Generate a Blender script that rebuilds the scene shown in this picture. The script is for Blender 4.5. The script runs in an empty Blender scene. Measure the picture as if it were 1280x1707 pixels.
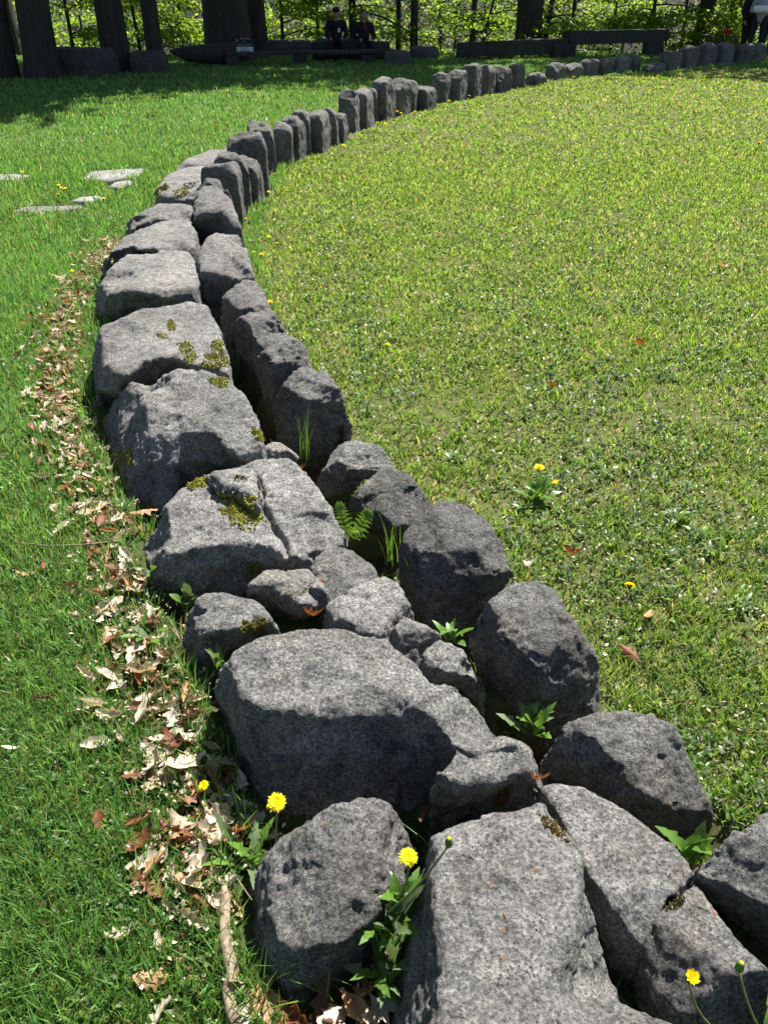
import bpy, math, random
import numpy as np
from mathutils import Vector, Matrix
from mathutils.bvhtree import BVHTree
R = math.radians
S = bpy.context.scene
COL = S.collection
rng = np.random.RandomState(7)
random.seed(7)

# ------------------------------------------------------------------ camera, sky, sun, exposure
CAM_H, PITCH, F = 1.5, R(34.0), 1280.0
cd = bpy.data.cameras.new('camera'); cam = bpy.data.objects.new('camera', cd); COL.objects.link(cam)
cam.location = (0, 0, CAM_H); cam.rotation_euler = (math.pi/2-PITCH, 0, 0)
cd.sensor_fit = 'VERTICAL'; cd.sensor_height = 24.0; cd.sensor_width = 18.0; cd.lens = 24.0*F/1707.0
cd.clip_start = 0.02; cd.clip_end = 2000
S.camera = cam
SUN_EL, SUN_AZ = R(56), R(60)        # azimuth counted from +x towards +y
w = bpy.data.worlds.new('World'); S.world = w; w.use_nodes = True
nt = w.node_tree
bg = nt.nodes['Background']; sky = nt.nodes.new('ShaderNodeTexSky')
sky.sky_type = 'NISHITA'; sky.sun_disc = False; sky.sun_elevation = SUN_EL; sky.sun_rotation = math.pi/2-SUN_AZ
nt.links.new(sky.outputs[0], bg.inputs[0]); bg.inputs[1].default_value = 0.05
ld = bpy.data.lights.new('sun', 'SUN'); sun = bpy.data.objects.new('sun', ld); COL.objects.link(sun)
ld.energy = 5.0; ld.angle = R(0.53); ld.color = (1, .96, .89)
sd = Vector((math.cos(SUN_EL)*math.cos(SUN_AZ), math.cos(SUN_EL)*math.sin(SUN_AZ), math.sin(SUN_EL)))
sun.rotation_euler = sd.to_track_quat('Z', 'Y').to_euler()
S.view_settings.view_transform = 'Standard'; S.view_settings.look = 'None'
S.view_settings.exposure = 1.5; S.view_settings.gamma = 1.0; S.view_settings.use_curve_mapping = False

# ------------------------------------------------------------------ helpers
CP, SP = math.cos(PITCH), math.sin(PITCH)
def ray(px, py):
    u, v = (px-640)/F, -(py-853.5)/F
    return np.array([u, CP+v*SP, -SP+v*CP])
def at(px, py, z=0.0):
    d = ray(px, py); t = (z-CAM_H)/d[2]
    return np.array([d[0]*t, d[1]*t, z])
def at_y(px, py, y):
    d = ray(px, py); t = y/d[1]
    return np.array([d[0]*t, y, CAM_H+d[2]*t])
RC = np.array([14.0, 7.5]); RR = 15.0    # centre and radius of the stone ring

TR = {}
def trench(x, y):
    if not TR: return 0.0
    a = TR['a']; i = np.clip(((x-TR['x0'])/TR['c']).astype(int), 0, a.shape[0]-1); j = np.clip(((y-TR['y0'])/TR['c']).astype(int), 0, a.shape[1]-1); return a[i, j]*.13
def terrain(x, y):
    x = np.asarray(x, float); y = np.asarray(y, float)
    f = np.clip(y-27.5, 0, None)
    z = -0.22*np.clip(f, 0, 25) + 0.55*np.clip(y-60, 0, 300) - 0.0008*np.clip(y-60, 0, 300)**2
    return z - trench(x, y) + 0.012*np.sin(x*1.3+.7)*np.sin(y*1.1) * np.clip((y-2)/3, 0, 1)

_pr = np.random.RandomState(3); _perm = np.concatenate([_pr.permutation(256)]*2)
_g = _pr.normal(size=(256, 3)); _g /= np.linalg.norm(_g, axis=1)[:, None]
def perlin(P):
    P = np.asarray(P, float); i = np.floor(P).astype(int); f = P-i; i &= 255
    u = f*f*f*(f*(f*6-15)+10); out = 0
    for dx in (0, 1):
        for dy in (0, 1):
            for dz in (0, 1):
                h = _perm[_perm[_perm[(i[:, 0]+dx) & 255]+((i[:, 1]+dy) & 255)]+((i[:, 2]+dz) & 255)]
                g = _g[h]; d = f-np.array([dx, dy, dz])
                wx = u[:, 0] if dx else 1-u[:, 0]; wy = u[:, 1] if dy else 1-u[:, 1]; wz = u[:, 2] if dz else 1-u[:, 2]
                out = out + (g*d).sum(1)*wx*wy*wz
    return out*1.5
def fbm(P, o=4):
    a, s, r = 0, 1, np.zeros(len(P))
    for k in range(o): r += s*perlin(P*(2**k)+k*17.3); s *= .5
    return r
def sstep(a, b, x):
    t = np.clip((x-a)/(b-a), 0, 1); return t*t*(3-2*t)
def n2(x, y, s, o=3, off=0.0):
    return fbm(np.stack([x*s+off, y*s-off, np.full_like(x, off)], 1), o)

def raw_mesh(name, V, tris=None, polys=None, smooth=True, col=None):
    """mesh from numpy arrays; tris (n,3) or quads in polys (n,4)"""
    me = bpy.data.meshes.new(name); V = np.asarray(V, np.float32)
    Fc = np.asarray(tris if tris is not None else polys, np.int32); k = Fc.shape[1]
    me.vertices.add(len(V)); me.vertices.foreach_set('co', V.ravel())
    me.loops.add(Fc.size); me.loops.foreach_set('vertex_index', Fc.ravel())
    me.polygons.add(len(Fc)); me.polygons.foreach_set('loop_start', np.arange(0, Fc.size, k, dtype=np.int32))
    me.polygons.foreach_set('loop_total', np.full(len(Fc), k, np.int32))
    me.polygons.foreach_set('use_smooth', np.full(len(Fc), smooth))
    if col is not None:
        a = me.attributes.new('Col', 'FLOAT_COLOR', 'POINT')
        c = np.ones((len(V), 4), np.float32); c[:, :3] = col; a.data.foreach_set('color', c.ravel())
    me.update(calc_edges=True)
    return me
class MB:
    """collects shapes, builds ONE mesh object"""
    def __init__(s): s.v = []; s.f = []
    def add(s, V, Fs):
        o = len(s.v); s.v += [tuple(map(float, p)) for p in V]; s.f += [tuple(i+o for i in f) for f in Fs]; return s
    def box(s, c, d, rz=0, jit=0.0):
        V = []
        for sx in (-1, 1):
            for sy in (-1, 1):
                for sz in (-1, 1):
                    x, y, z = sx*d[0]/2, sy*d[1]/2, sz*d[2]/2
                    V.append((c[0]+x*math.cos(rz)-y*math.sin(rz)+random.uniform(-jit, jit), c[1]+x*math.sin(rz)+y*math.cos(rz)+random.uniform(-jit, jit), c[2]+z+random.uniform(-jit, jit)))
        return s.add(V, [(0, 1, 3, 2), (4, 6, 7, 5), (0, 4, 5, 1), (2, 3, 7, 6), (0, 2, 6, 4), (1, 5, 7, 3)])
    def tube(s, pts, rad, n=8, cap=True):
        pts = [Vector(p) for p in pts]; V = []; Fs = []
        if not hasattr(rad, '__len__'): rad = [rad]*len(pts)
        ref = Vector((0.31, .95, .05))
        for i, p in enumerate(pts):
            t = (pts[min(i+1, len(pts)-1)]-pts[max(i-1, 0)]).normalized()
            a = t.cross(ref)
            if a.length < .1: a = t.cross(Vector((1, 0, 0)))
            a.normalize(); b = t.cross(a)
            for k in range(n):
                g = 2*math.pi*k/n; V.append(p+(a*math.cos(g)+b*math.sin(g))*rad[i])
        for i in range(len(pts)-1):
            for k in range(n):
                q = (k+1) % n; Fs.append((i*n+k, i*n+q, (i+1)*n+q, (i+1)*n+k))
        if cap: Fs.append(tuple(range(n))[::-1]); Fs.append(tuple((len(pts)-1)*n+k for k in range(n)))
        return s.add(V, Fs)
    def ball(s, c, r, nu=8, nv=6):
        if not hasattr(r, '__len__'): r = (r, r, r)
        V = [(c[0], c[1], c[2]+r[2])]; Fs = []
        for j in range(1, nv):
            th = math.pi*j/nv
            for i in range(nu):
                ph = 2*math.pi*i/nu
                V.append((c[0]+r[0]*math.sin(th)*math.cos(ph), c[1]+r[1]*math.sin(th)*math.sin(ph), c[2]+r[2]*math.cos(th)))
        V.append((c[0], c[1], c[2]-r[2])); L = len(V)-1
        for i in range(nu):
            q = (i+1) % nu; Fs.append((0, 1+i, 1+q)); Fs.append((L, 1+(nv-2)*nu+q, 1+(nv-2)*nu+i))
            for j in range(nv-2): Fs.append((1+j*nu+i, 1+(j+1)*nu+i, 1+(j+1)*nu+q, 1+j*nu+q))
        return s.add(V, Fs)
    def mesh(s, name, smooth=False):
        me = bpy.data.meshes.new(name); me.from_pydata(s.v, [], s.f)
        if smooth: me.polygons.foreach_set('use_smooth', np.full(len(me.polygons), True))
        me.update(); return me
    def build(s, name, mat, parent=None, smooth=False, loc=None):
        return link(name, s.mesh(name, smooth), mat, parent, loc)
def link(name, me, mat=None, parent=None, loc=None):
    o = bpy.data.objects.new(name, me); COL.objects.link(o)
    if mat is not None and len(me.materials) == 0: me.materials.append(mat)
    if parent is not None: o.parent = parent
    if loc is not None: o.location = [float(c) for c in loc]
    return o
def tag(o, label=None, cat=None, group=None, kind=None):
    if label: o['label'] = label
    if cat: o['category'] = cat
    if group: o['group'] = group
    if kind: o['kind'] = kind
    return o
def empty(name, loc, label, cat, group=None, rz=0):
    o = bpy.data.objects.new(name, None); COL.objects.link(o); o.empty_display_size = .1
    o.location = [float(c) for c in loc]; o.rotation_euler = (0, 0, rz); return tag(o, label, cat, group)
def dup(o, loc, rot=None, sc=None, label=None):
    c = o.copy(); COL.objects.link(c); c.location = [float(v) for v in loc]
    if rot is not None: c.rotation_euler = rot
    if sc is not None: c.scale = (sc, sc, sc)
    if label: c['label'] = label
    for ch in list(o.children):
        k = ch.copy(); COL.objects.link(k); k.parent = c
        for g in list(ch.children):
            q = g.copy(); COL.objects.link(q); q.parent = k
    return c

# ------------------------------------------------------------------ materials
def new_mat(name):
    m = bpy.data.materials.new(name); m.use_nodes = True; t = m.node_tree
    return m, t, t.nodes['Principled BSDF'], t.nodes, t.links
def ramp(t, stops):
    r = t.nodes.new('ShaderNodeValToRGB'); e = r.color_ramp.elements
    while len(e) < len(stops): e.new(0.5)
    for i, (p, c) in enumerate(stops):
        e[i].position = p; e[i].color = (*c, 1) if hasattr(c, '__len__') else (c, c, c, 1)
    return r
def noise(t, vec, scale, detail=4, rough=.55):
    n = t.nodes.new('ShaderNodeTexNoise'); n.inputs['Scale'].default_value = scale; n.inputs['Detail'].default_value = detail
    n.inputs['Roughness'].default_value = rough; t.links.new(vec, n.inputs['Vector']); return n
def mix(t, fac, a, b, mode='MIX'):
    m = t.nodes.new('ShaderNodeMix'); m.data_type = 'RGBA'; m.blend_type = mode
    for s, v in ((m.inputs[0], fac), (m.inputs[6], a), (m.inputs[7], b)):
        if hasattr(v, 'is_linked') or hasattr(v, 'links'): t.links.new(v, s)
        elif hasattr(v, '__len__'): s.default_value = (*v, 1)
        else: s.default_value = v
    return m.outputs[2]
def bump(t, h, strength, dist, nrm=None):
    b = t.nodes.new('ShaderNodeBump'); b.inputs['Strength'].default_value = strength; b.inputs['Distance'].default_value = dist
    t.links.new(h, b.inputs['Height'])
    if nrm is not None: t.links.new(nrm, b.inputs['Normal'])
    return b.outputs[0]

def stone_mat(name, tone=1.0, warm=0.0):
    m, t, b, N, L = new_mat(name)
    g = N.new('ShaderNodeNewGeometry').outputs['Position']
    big = noise(t, g, 4, 5); mid = noise(t, g, 27, 6, .62); fine = noise(t, g, 140, 6, .75)
    c1 = ramp(t, [(.34, (.05, .049, .046)), (.46, (.15, .147, .14)), (.54, (.23, .225, .214)), (.66, (.40, .39, .37))]); L.new(fine.outputs[0], c1.inputs[0])
    c2 = ramp(t, [(.28, .42), (.46, .92), (.70, 1.35)]); L.new(mid.outputs[0], c2.inputs[0])
    c3 = ramp(t, [(.3, .66), (.7, 1.28)]); L.new(big.outputs[0], c3.inputs[0])
    c = mix(t, 1, c1.outputs[0], c2.outputs[0], 'MULTIPLY'); c = mix(t, 1, c, c3.outputs[0], 'MULTIPLY')
    vo = N.new('ShaderNodeTexVoronoi'); vo.inputs['Scale'].default_value = 125; L.new(g, vo.inputs['Vector'])
    vr = ramp(t, [(.14, .22), (.36, 1)]); L.new(vo.outputs['Distance'], vr.inputs[0])
    pm = ramp(t, [(.36, .2), (.56, 1)]); L.new(noise(t, g, 16, 4).outputs[0], pm.inputs[0])
    c = mix(t, pm.outputs[0], c, mix(t, 1, c, vr.outputs[0], 'MULTIPLY'))
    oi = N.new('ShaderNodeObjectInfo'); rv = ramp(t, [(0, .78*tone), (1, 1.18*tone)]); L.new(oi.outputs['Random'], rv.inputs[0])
    c = mix(t, 1, c, rv.outputs[0], 'MULTIPLY')
    # pale crusty lichen spots
    v = noise(t, g, 13, 5, .62); lm = ramp(t, [(.58, 0), (.68, 1)]); L.new(v.outputs[0], lm.inputs[0])
    v2 = noise(t, g, 190, 2, .5); lm2 = ramp(t, [(.5, 0), (.6, .55)]); L.new(v2.outputs[0], lm2.inputs[0])
    lf = mix(t, 1, lm.outputs[0], lm2.outputs[0], 'MULTIPLY')
    c = mix(t, lf, c, (.36, .37, .34))
    # faint brown-green weathering
    v3 = noise(t, g, 9, 4, .6); bm = ramp(t, [(.48, 0), (.72, .45+warm)]); L.new(v3.outputs[0], bm.inputs[0]); rv2 = ramp(t, [(0, .1), (.45, .5), (1, 1)]); oq = N.new('ShaderNodeMath'); oq.operation = 'FRACT'; om = N.new('ShaderNodeMath'); om.operation = 'MULTIPLY'; om.inputs[1].default_value = 7.31; L.new(oi.outputs['Random'], om.inputs[0]); L.new(om.outputs[0], oq.inputs[0]); L.new(oq.outputs[0], rv2.inputs[0]); bmf = mix(t, 1, bm.outputs[0], rv2.outputs[0], 'MULTIPLY')
    c = mix(t, bmf, c, mix(t, 1, c, (.92, .76, .52), 'MULTIPLY'))
    L.new(c, b.inputs['Base Color']); b.inputs['Roughness'].default_value = .93; b.inputs['Specular IOR Level'].default_value = .25
    n1 = bump(t, mid.outputs[0], .6, .022); n2_ = bump(t, fine.outputs[0], .9, .008, n1)
    L.new(n2_, b.inputs['Normal']); return m
M = {}
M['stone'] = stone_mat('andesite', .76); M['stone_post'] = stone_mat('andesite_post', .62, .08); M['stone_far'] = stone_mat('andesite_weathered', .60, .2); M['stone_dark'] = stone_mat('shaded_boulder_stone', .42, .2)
M['slab'] = stone_mat('pale_slab_stone', 1.15)

def plant_mat(name, color=None, trans=.35, rough=.42, spec=.5, attr=False, var=.0):
    m, t, b, N, L = new_mat(name)
    out = N['Material Output']
    if attr:
        a = N.new('ShaderNodeAttribute'); a.attribute_name = 'Col'; c = a.outputs['Color']
    else:
        g = N.new('ShaderNodeNewGeometry').outputs['Position']
        n = noise(t, g, 60, 4); r = ramp(t, [(.3, [x*(1-var) for x in color]), (.7, [min(1, x*(1+var)) for x in color])]); L.new(n.outputs[0], r.inputs[0]); c = r.outputs[0]
    L.new(c, b.inputs['Base Color']); b.inputs['Roughness'].default_value = rough; b.inputs['Specular IOR Level'].default_value = spec
    tr = N.new('ShaderNodeBsdfTranslucent'); L.new(mix(t, 1, c, (1.35, 1.25, .7), 'MULTIPLY'), tr.inputs[0])
    mx = N.new('ShaderNodeMixShader'); mx.inputs[0].default_value = trans
    L.new(b.outputs[0], mx.inputs[1]); L.new(tr.outputs[0], mx.inputs[2]); L.new(mx.outputs[0], out.inputs[0])
    return m
M['grass'] = plant_mat('grass_blades', attr=True, trans=.5, rough=.45, spec=.5)
M['foliage'] = plant_mat('spring_leaves', attr=True, trans=.68, rough=.45, spec=.4)
M['weed'] = plant_mat('weed_leaf', (.085, .17, .03), .35, .4, .5, var=.3)
M['weed_bright'] = plant_mat('weed_leaf_bright', (.12, .24, .035), .45, .4, .5, var=.25)
M['weed_grey'] = plant_mat('weed_leaf_greyish', (.11, .16, .07), .25, .45, .5, var=.2)
M['stem'] = plant_mat('flower_stem', (.16, .18, .07), .2, .45, .5, var=.25)
M['petal'] = plant_mat('dandelion_petal', (.88, .74, .015), .3, .6, .2, var=.08)
M['leaf_pale'] = plant_mat('dead_leaf_pale', (.48, .41, .32), .25, .6, .3, var=.25)
M['leaf_tan'] = plant_mat('dead_leaf_tan', (.36, .22, .11), .3, .6, .3, var=.3)
M['leaf_red'] = plant_mat('dead_leaf_red_brown', (.17, .06, .025), .35, .55, .35, var=.35)
M['leaf_dark'] = plant_mat('dead_leaf_dark', (.10, .05, .03), .2, .6, .3, var=.3)
M['scrap'] = plant_mat('dry_scraps', attr=True, trans=.2, rough=.55, spec=.4)

def simple(name, color, rough=.8, var=.2, scale=20, bstr=0.3, bdist=.01, spec=.3):
    m, t, b, N, L = new_mat(name); g = N.new('ShaderNodeNewGeometry').outputs['Position']
    n = noise(t, g, scale, 6, .6); r = ramp(t, [(.3, [x*(1-var) for x in color]), (.7, [min(1, x*(1+var)) for x in color])])
    L.new(n.outputs[0], r.inputs[0]); L.new(r.outputs[0], b.inputs['Base Color']); b.inputs['Roughness'].default_value = rough
    b.inputs['Specular IOR Level'].default_value = spec
    if bstr: L.new(bump(t, n.outputs[0], bstr, bdist), b.inputs['Normal'])
    return m
def bark_mat(name, color):
    m, t, b, N, L = new_mat(name); tc = N.new('ShaderNodeTexCoord'); mp = N.new('ShaderNodeMapping'); mp.inputs['Scale'].default_value = (1, 1, .18)
    L.new(tc.outputs['Object'], mp.inputs[0]); n = noise(t, mp.outputs[0], 14, 7, .65)
    r = ramp(t, [(.3, [x*.45 for x in color]), (.7, [x*1.5 for x in color])]); L.new(n.outputs[0], r.inputs[0]); L.new(r.outputs[0], b.inputs['Base Color'])
    b.inputs['Roughness'].default_value = .95; L.new(bump(t, n.outputs[0], .9, .06), b.inputs['Normal']); return m
M['bark'] = bark_mat('dark_bark', (.036, .031, .026)); M['bark_grey'] = bark_mat('grey_bark', (.09, .085, .075))
M['timber'] = bark_mat('old_timber', (.040, .036, .032))
M['stick'] = simple('dry_stick', (.21, .165, .115), .9, .5, 60, .6, .003)
M['moss'] = plant_mat('moss_cushion', attr=True, trans=.2, rough=.8, spec=.15)
M['cloth_black'] = simple('black_cloth', (.012, .012, .014), .9, .3, 80); M['cloth_navy'] = simple('navy_cloth', (.014, .018, .03), .9, .3, 80)
M['cloth_grey'] = simple('light_grey_cloth', (.28, .29, .31), .9, .15, 80); M['cloth_red'] = simple('red_cloth', (.35, .012, .02), .8, .15, 60)
M['cloth_white'] = simple('white_cloth', (.72, .73, .76), .9, .08, 60); M['skin'] = simple('skin', (.36, .21, .15), .6, .1, 30, 0)
M['hair'] = simple('dark_hair', (.02, .016, .012), .6, .3, 120); M['shoe'] = simple('black_shoe', (.015, .013, .012), .5, .2, 30, 0)
M['sign_black'] = simple('black_board', (.012, .012, .013), .6, .2, 12, 0); M['sign_white'] = simple('white_board', (.62, .70, .70), .6, .06, 12, 0)
M['sign_letter'] = simple('pale_lettering', (.32, .33, .33), .7, .05, 12, 0); M['sign_ink'] = simple('dark_lettering', (.02, .03, .03), .7, .05, 12, 0)

def soil_mat():
    m, t, b, N, L = new_mat('lawn_soil'); g = N.new('ShaderNodeNewGeometry').outputs['Position']
    a = noise(t, g, 1.4, 5); f = noise(t, g, 34, 8, .78); h = noise(t, g, 12, 5)
    c = ramp(t, [(.30, (.022, .020, .010)), (.5, (.075, .064, .032)), (.68, (.22, .19, .115))]); L.new(f.outputs[0], c.inputs[0])
    gm = ramp(t, [(.30, .10), (.6, .55)]); L.new(h.outputs[0], gm.inputs[0])
    c2 = mix(t, gm.outputs[0], c.outputs[0], (.075, .12, .022))
    dv = N.new('ShaderNodeVectorMath'); dv.operation = 'DISTANCE'; sx = N.new('ShaderNodeVectorMath'); sx.operation = 'MULTIPLY'; sx.inputs[1].default_value = (1, 1, 0)
    L.new(g, sx.inputs[0]); L.new(sx.outputs[0], dv.inputs[0]); dv.inputs[1].default_value = (14.0, 7.5, 0); mr = N.new('ShaderNodeMapRange'); mr.inputs[1].default_value = 15.0; mr.inputs[2].default_value = 15.4; mr.inputs[3].default_value = 0; mr.inputs[4].default_value = .7
    L.new(dv.outputs['Value'], mr.inputs[0]); c2 = mix(t, mr.outputs[0], c2, mix(t, f.outputs[0], (.02, .055, .012), (.08, .15, .03)))
    at_ = N.new('ShaderNodeAttribute'); at_.attribute_name = 'Col'; hc = ramp(t, [(.3, (.012, .009, .006)), (.7, (.06, .042, .027))]); L.new(f.outputs[0], hc.inputs[0])
    c2 = mix(t, at_.outputs['Fac'], c2, hc.outputs[0])
    L.new(c2, b.inputs['Base Color']); b.inputs['Roughness'].default_value = 1; b.inputs['Specular IOR Level'].default_value = .1
    L.new(bump(t, f.outputs[0], .7, .015), b.inputs['Normal']); return m
M['soil'] = soil_mat()
M['hill'] = simple('hillside', (.03, .034, .02), 1, .45, .25, 0)

# ------------------------------------------------------------------ ground sheet (lawn, then a slope falling away, then the far hillside)
def ground():
    xs = np.concatenate([-np.geomspace(400, 14, 16), np.linspace(-13, -2.6, 24), np.arange(-2.5, 1.6, .05), np.linspace(1.7, 13, 26), np.geomspace(14, 400, 16)])
    ys = np.concatenate([np.linspace(-8, 0, 14), np.arange(.1, 9, .05), np.linspace(9.1, 30, 46), np.linspace(31, 62, 22), np.geomspace(66, 360, 22)])
    X, Y = np.meshgrid(xs, ys); V = np.stack([X.ravel(), Y.ravel(), terrain(X.ravel(), Y.ravel())], 1)
    far = np.clip((V[:, 1]-60)/30, 0, 1); V[:, 2] += far*fbm(V/35.0, 3)*6
    nx, ny = len(xs), len(ys); i, j = np.meshgrid(np.arange(nx-1), np.arange(ny-1)); k = (j*nx+i).ravel()
    Q = np.stack([k, k+1, k+nx+1, k+nx], 1)
    gap_shade = np.clip(trench(V[:, 0], V[:, 1])/.13*2.4, 0, 1); litter = .5*(1-sstep(.03, .2, strip_d(V[:, 0], V[:, 1])))*(V[:, 1] < 9)  # gap value paints shade over the dirt between stones; litter is real leaf mould
    o = link('ground', raw_mesh('ground', V, polys=Q, col=np.repeat(np.maximum(gap_shade, litter)[:, None], 3, 1)), M['soil']); tag(o, kind='structure')
    o.data.materials.append(M['hill'])
    mi = (V[Q[:, 0], 1] > 58).astype(np.int32); o.data.polygons.foreach_set('material_index', mi)

# ------------------------------------------------------------------ stones
STONES = {}      # name -> (V, F) for ray casting and for keeping grass out
OCC = []         # xy of every stone vertex
def voxelize(V, Fs, size):
    me = bpy.data.meshes.new('coarse'); me.from_pydata([tuple(v) for v in V], [], Fs); me.update()
    o = bpy.data.objects.new('coarse', me); COL.objects.link(o)
    md = o.modifiers.new('r', 'REMESH'); md.mode = 'VOXEL'; md.voxel_size = size
    dg = bpy.context.evaluated_depsgraph_get(); m2 = bpy.data.meshes.new_from_object(o.evaluated_get(dg))
    bpy.data.objects.remove(o); bpy.data.meshes.remove(me)
    return m2
def get_v(me):
    a = np.empty(len(me.vertices)*3, np.float32); me.vertices.foreach_get('co', a); return a.reshape(-1, 3).astype(float)
def get_n(me):
    a = np.empty(len(me.vertices)*3, np.float32); me.vertices.foreach_get('normal', a); return a.reshape(-1, 3).astype(float)
def get_f(me):
    a = np.empty(len(me.loops), np.int32); me.loops.foreach_get('vertex_index', a); return a

def rock(name, label, cat, pieces, voxel, seed, clips=(), rough=1.0, lump=1.0, cracks=(), mat='stone', group=None, side=1.0, key=None, facet=.075):
    V = []; Fs = []
    for (v, f) in pieces:
        o = len(V); V += [tuple(p) for p in v]; Fs += [tuple(i+o for i in q) for q in f]
    me = voxelize(V, Fs, voxel); P = get_v(me); N = get_n(me)
    rs = np.random.RandomState(seed); off = rs.uniform(-40, 40, 3)
    for (n, p, trim, rad) in clips:                 # chipped facets
        n = np.asarray(n, float); n /= np.linalg.norm(n); p = np.asarray(p, float)
        d = (P-p)@n + trim; wgt = 1-sstep(rad*.8, rad*1.25, np.linalg.norm(P-p, axis=1))
        m = d > 0; P[m] -= (n[None, :]*(d*wgt)[:, None])[m]
    E = np.empty(len(me.edges)*2, np.int32); me.edges.foreach_get('vertices', E); E = E.reshape(-1, 2); deg = np.bincount(E.ravel(), minlength=len(P))[:, None]
    for _ in range(1):
        A = np.zeros_like(P); np.add.at(A, E[:, 0], P[E[:, 1]]); np.add.at(A, E[:, 1], P[E[:, 0]]); P = .4*P+.6*A/np.maximum(deg, 1)
    me.vertices.foreach_set('co', P.astype(np.float32).ravel()); me.update(); N = get_n(me)
    # broken facets: each small cell of the surface is pulled towards its own tilted plane
    ns = int(min(260, max(24, len(P)*voxel*voxel/(facet*facet)))); sd_i = rs.choice(len(P), min(ns, len(P)), replace=False); SP_ = P[sd_i]
    tilt = N[sd_i]+rs.normal(0, .15, (len(sd_i), 3)); tilt /= np.linalg.norm(tilt, axis=1)[:, None]
    Pj = P+.018*np.stack([perlin(P*26+off), perlin(P*26+off+7), perlin(P*26+off+13)], 1)
    near = np.empty(len(P), int)
    for a in range(0, len(P), 4000): near[a:a+4000] = ((Pj[a:a+4000, None]-SP_[None])**2).sum(2).argmin(1)
    nt_ = tilt[near]; dd = ((SP_[near]-P)*nt_).sum(1)/np.maximum(.45, (N*nt_).sum(1)); lim = facet*.085
    up = np.clip(N[:, 2], 0, 1); fw = (.9-.45*up)*(1-(1-side)*(1-up)*.75)*min(1.3, rough)
    P = P+N*(np.clip(dd, -lim, lim*.8)*fw)[:, None]
    me.vertices.foreach_set('co', P.astype(np.float32).ravel()); me.update(); N = get_n(me)
    Q = P+off
    top = np.clip(N[:, 2], 0, 1)
    msk = sstep(-.25, .45, fbm(Q*6, 2)) * (1-.35*top) * rough * (1-(1-side)*(1-top))
    fine = min(1.0, .012/voxel)
    d = lump*.006*fbm(Q*5.5, 3)
    rid = 1-np.abs(perlin(Q*15))*2; rid2 = 1-np.abs(perlin(Q*34+9))*2
    d += msk*max(1, rough)**2*(.008*(rid-.5)+.005*(rid2-.5)) + (1-top)*rough*.003*np.round(2.5*perlin(Q*11+4))*fine
    d += fine*(.0042*fbm(Q*52, 2)*(.55+msk) - .004*np.clip(perlin(Q*44+3)-.2, 0, 1)*(.4+msk))
    P = P+N*d[:, None]
    for (line, width, depth) in cracks:
        L = np.array([p[:2] for p in line]); XY = P[:, :2] + .012*np.stack([perlin(P*22), perlin(P*22+5)], 1)
        best = np.full(len(P), 9.0)
        for a, b in zip(L[:-1], L[1:]):
            t = np.clip(((XY-a)@(b-a))/max(1e-9, (b-a)@(b-a)), 0, 1); best = np.minimum(best, np.linalg.norm(XY-(a+t[:, None]*(b-a)), axis=1))
        P[:, 2] -= depth*(1-sstep(width*.25, width, best))*(N[:, 2] > .2)
    OCC.append(P[P[:, 2] < 10][:, :2].copy())
    c = np.array([P[:, 0].mean(), P[:, 1].mean(), 0.0])
    me.vertices.foreach_set('co', (P-c).astype(np.float32).ravel())
    me.polygons.foreach_set('use_smooth', np.full(len(me.polygons), True)); me.update(); me.name = name
    me.materials.clear(); me.materials.append(M[mat])
    o = link(name, me, None, None, c); tag(o, label, cat, group)
    lt = np.empty(len(me.polygons), np.int32); me.polygons.foreach_get('loop_total', lt)
    STONES[key or name] = (P, get_f(me), o, lt)
    return o

def block(top, z, fl=.015, dome=.012, under=-.2):
    """closed solid: traced top outline, base outline, softened rim.  entry: (px,py[,z[,base px,base py]])"""
    T = []; B = []
    for e in top: T.append(at(e[0], e[1], e[2] if len(e) > 2 and e[2] is not None else z))
    T = np.array(T); c = T.mean(0)
    for e, p in zip(top, T):
        if len(e) > 3: b = at(e[3], e[4], 0.0)
        else:
            o = p[:2]-c[:2]; o = o/max(.05, np.linalg.norm(o)); b = np.array([p[0]+o[0]*fl, p[1]+o[1]*fl, 0])
        B.append(b)
    B = np.array(B); n = len(T)
    low = B.copy(); low[:, 2] = under
    midr = T*.55+B*.45; o = midr[:, :2]-c[:2]; o /= np.maximum(.05, np.linalg.norm(o, axis=1))[:, None]; midr[:, :2] += o*.010
    rim = T.copy(); rim[:, 2] -= .005
    ins = T+(c-T)*.06; ins[:, 2] = T[:, 2]*.8+c[2]*.2+dome*.6
    rings = [low, B, midr, rim, ins]; V = np.concatenate(rings+[[low.mean(0)], [[c[0], c[1], c[2]+dome]]]); Fs = []
    for k in range(len(rings)-1):
        for i in range(n):
            j = (i+1) % n; Fs.append((k*n+i, k*n+j, (k+1)*n+j, (k+1)*n+i))
    a = len(rings)*n
    for i in range(n):
        j = (i+1) % n; Fs.append((a, j, i)); Fs.append((a+1, (len(rings)-1)*n+i, (len(rings)-1)*n+j))
    return V, Fs
def edge_chips(top, z, seed, k=4, trim=(.008, .028), tilt=(20, 60)):
    rs = np.random.RandomState(seed); T = np.array([at(e[0], e[1], e[2] if len(e) > 2 and e[2] is not None else z) for e in top]); c = T.mean(0); out = []
    for i in rs.choice(len(T), min(k, len(T)), replace=False):
        o = T[i]-c; o[2] = 0; o /= max(1e-6, np.linalg.norm(o)); a = R(rs.uniform(*tilt))
        a2 = rs.uniform(-.5, .5); o = np.array([o[0]*math.cos(a2)-o[1]*math.sin(a2), o[0]*math.sin(a2)+o[1]*math.cos(a2), 0])
        out.append((np.array([o[0]*math.cos(a), o[1]*math.cos(a), math.sin(a)]), T[i], rs.uniform(*trim), .16))
    return out

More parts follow.
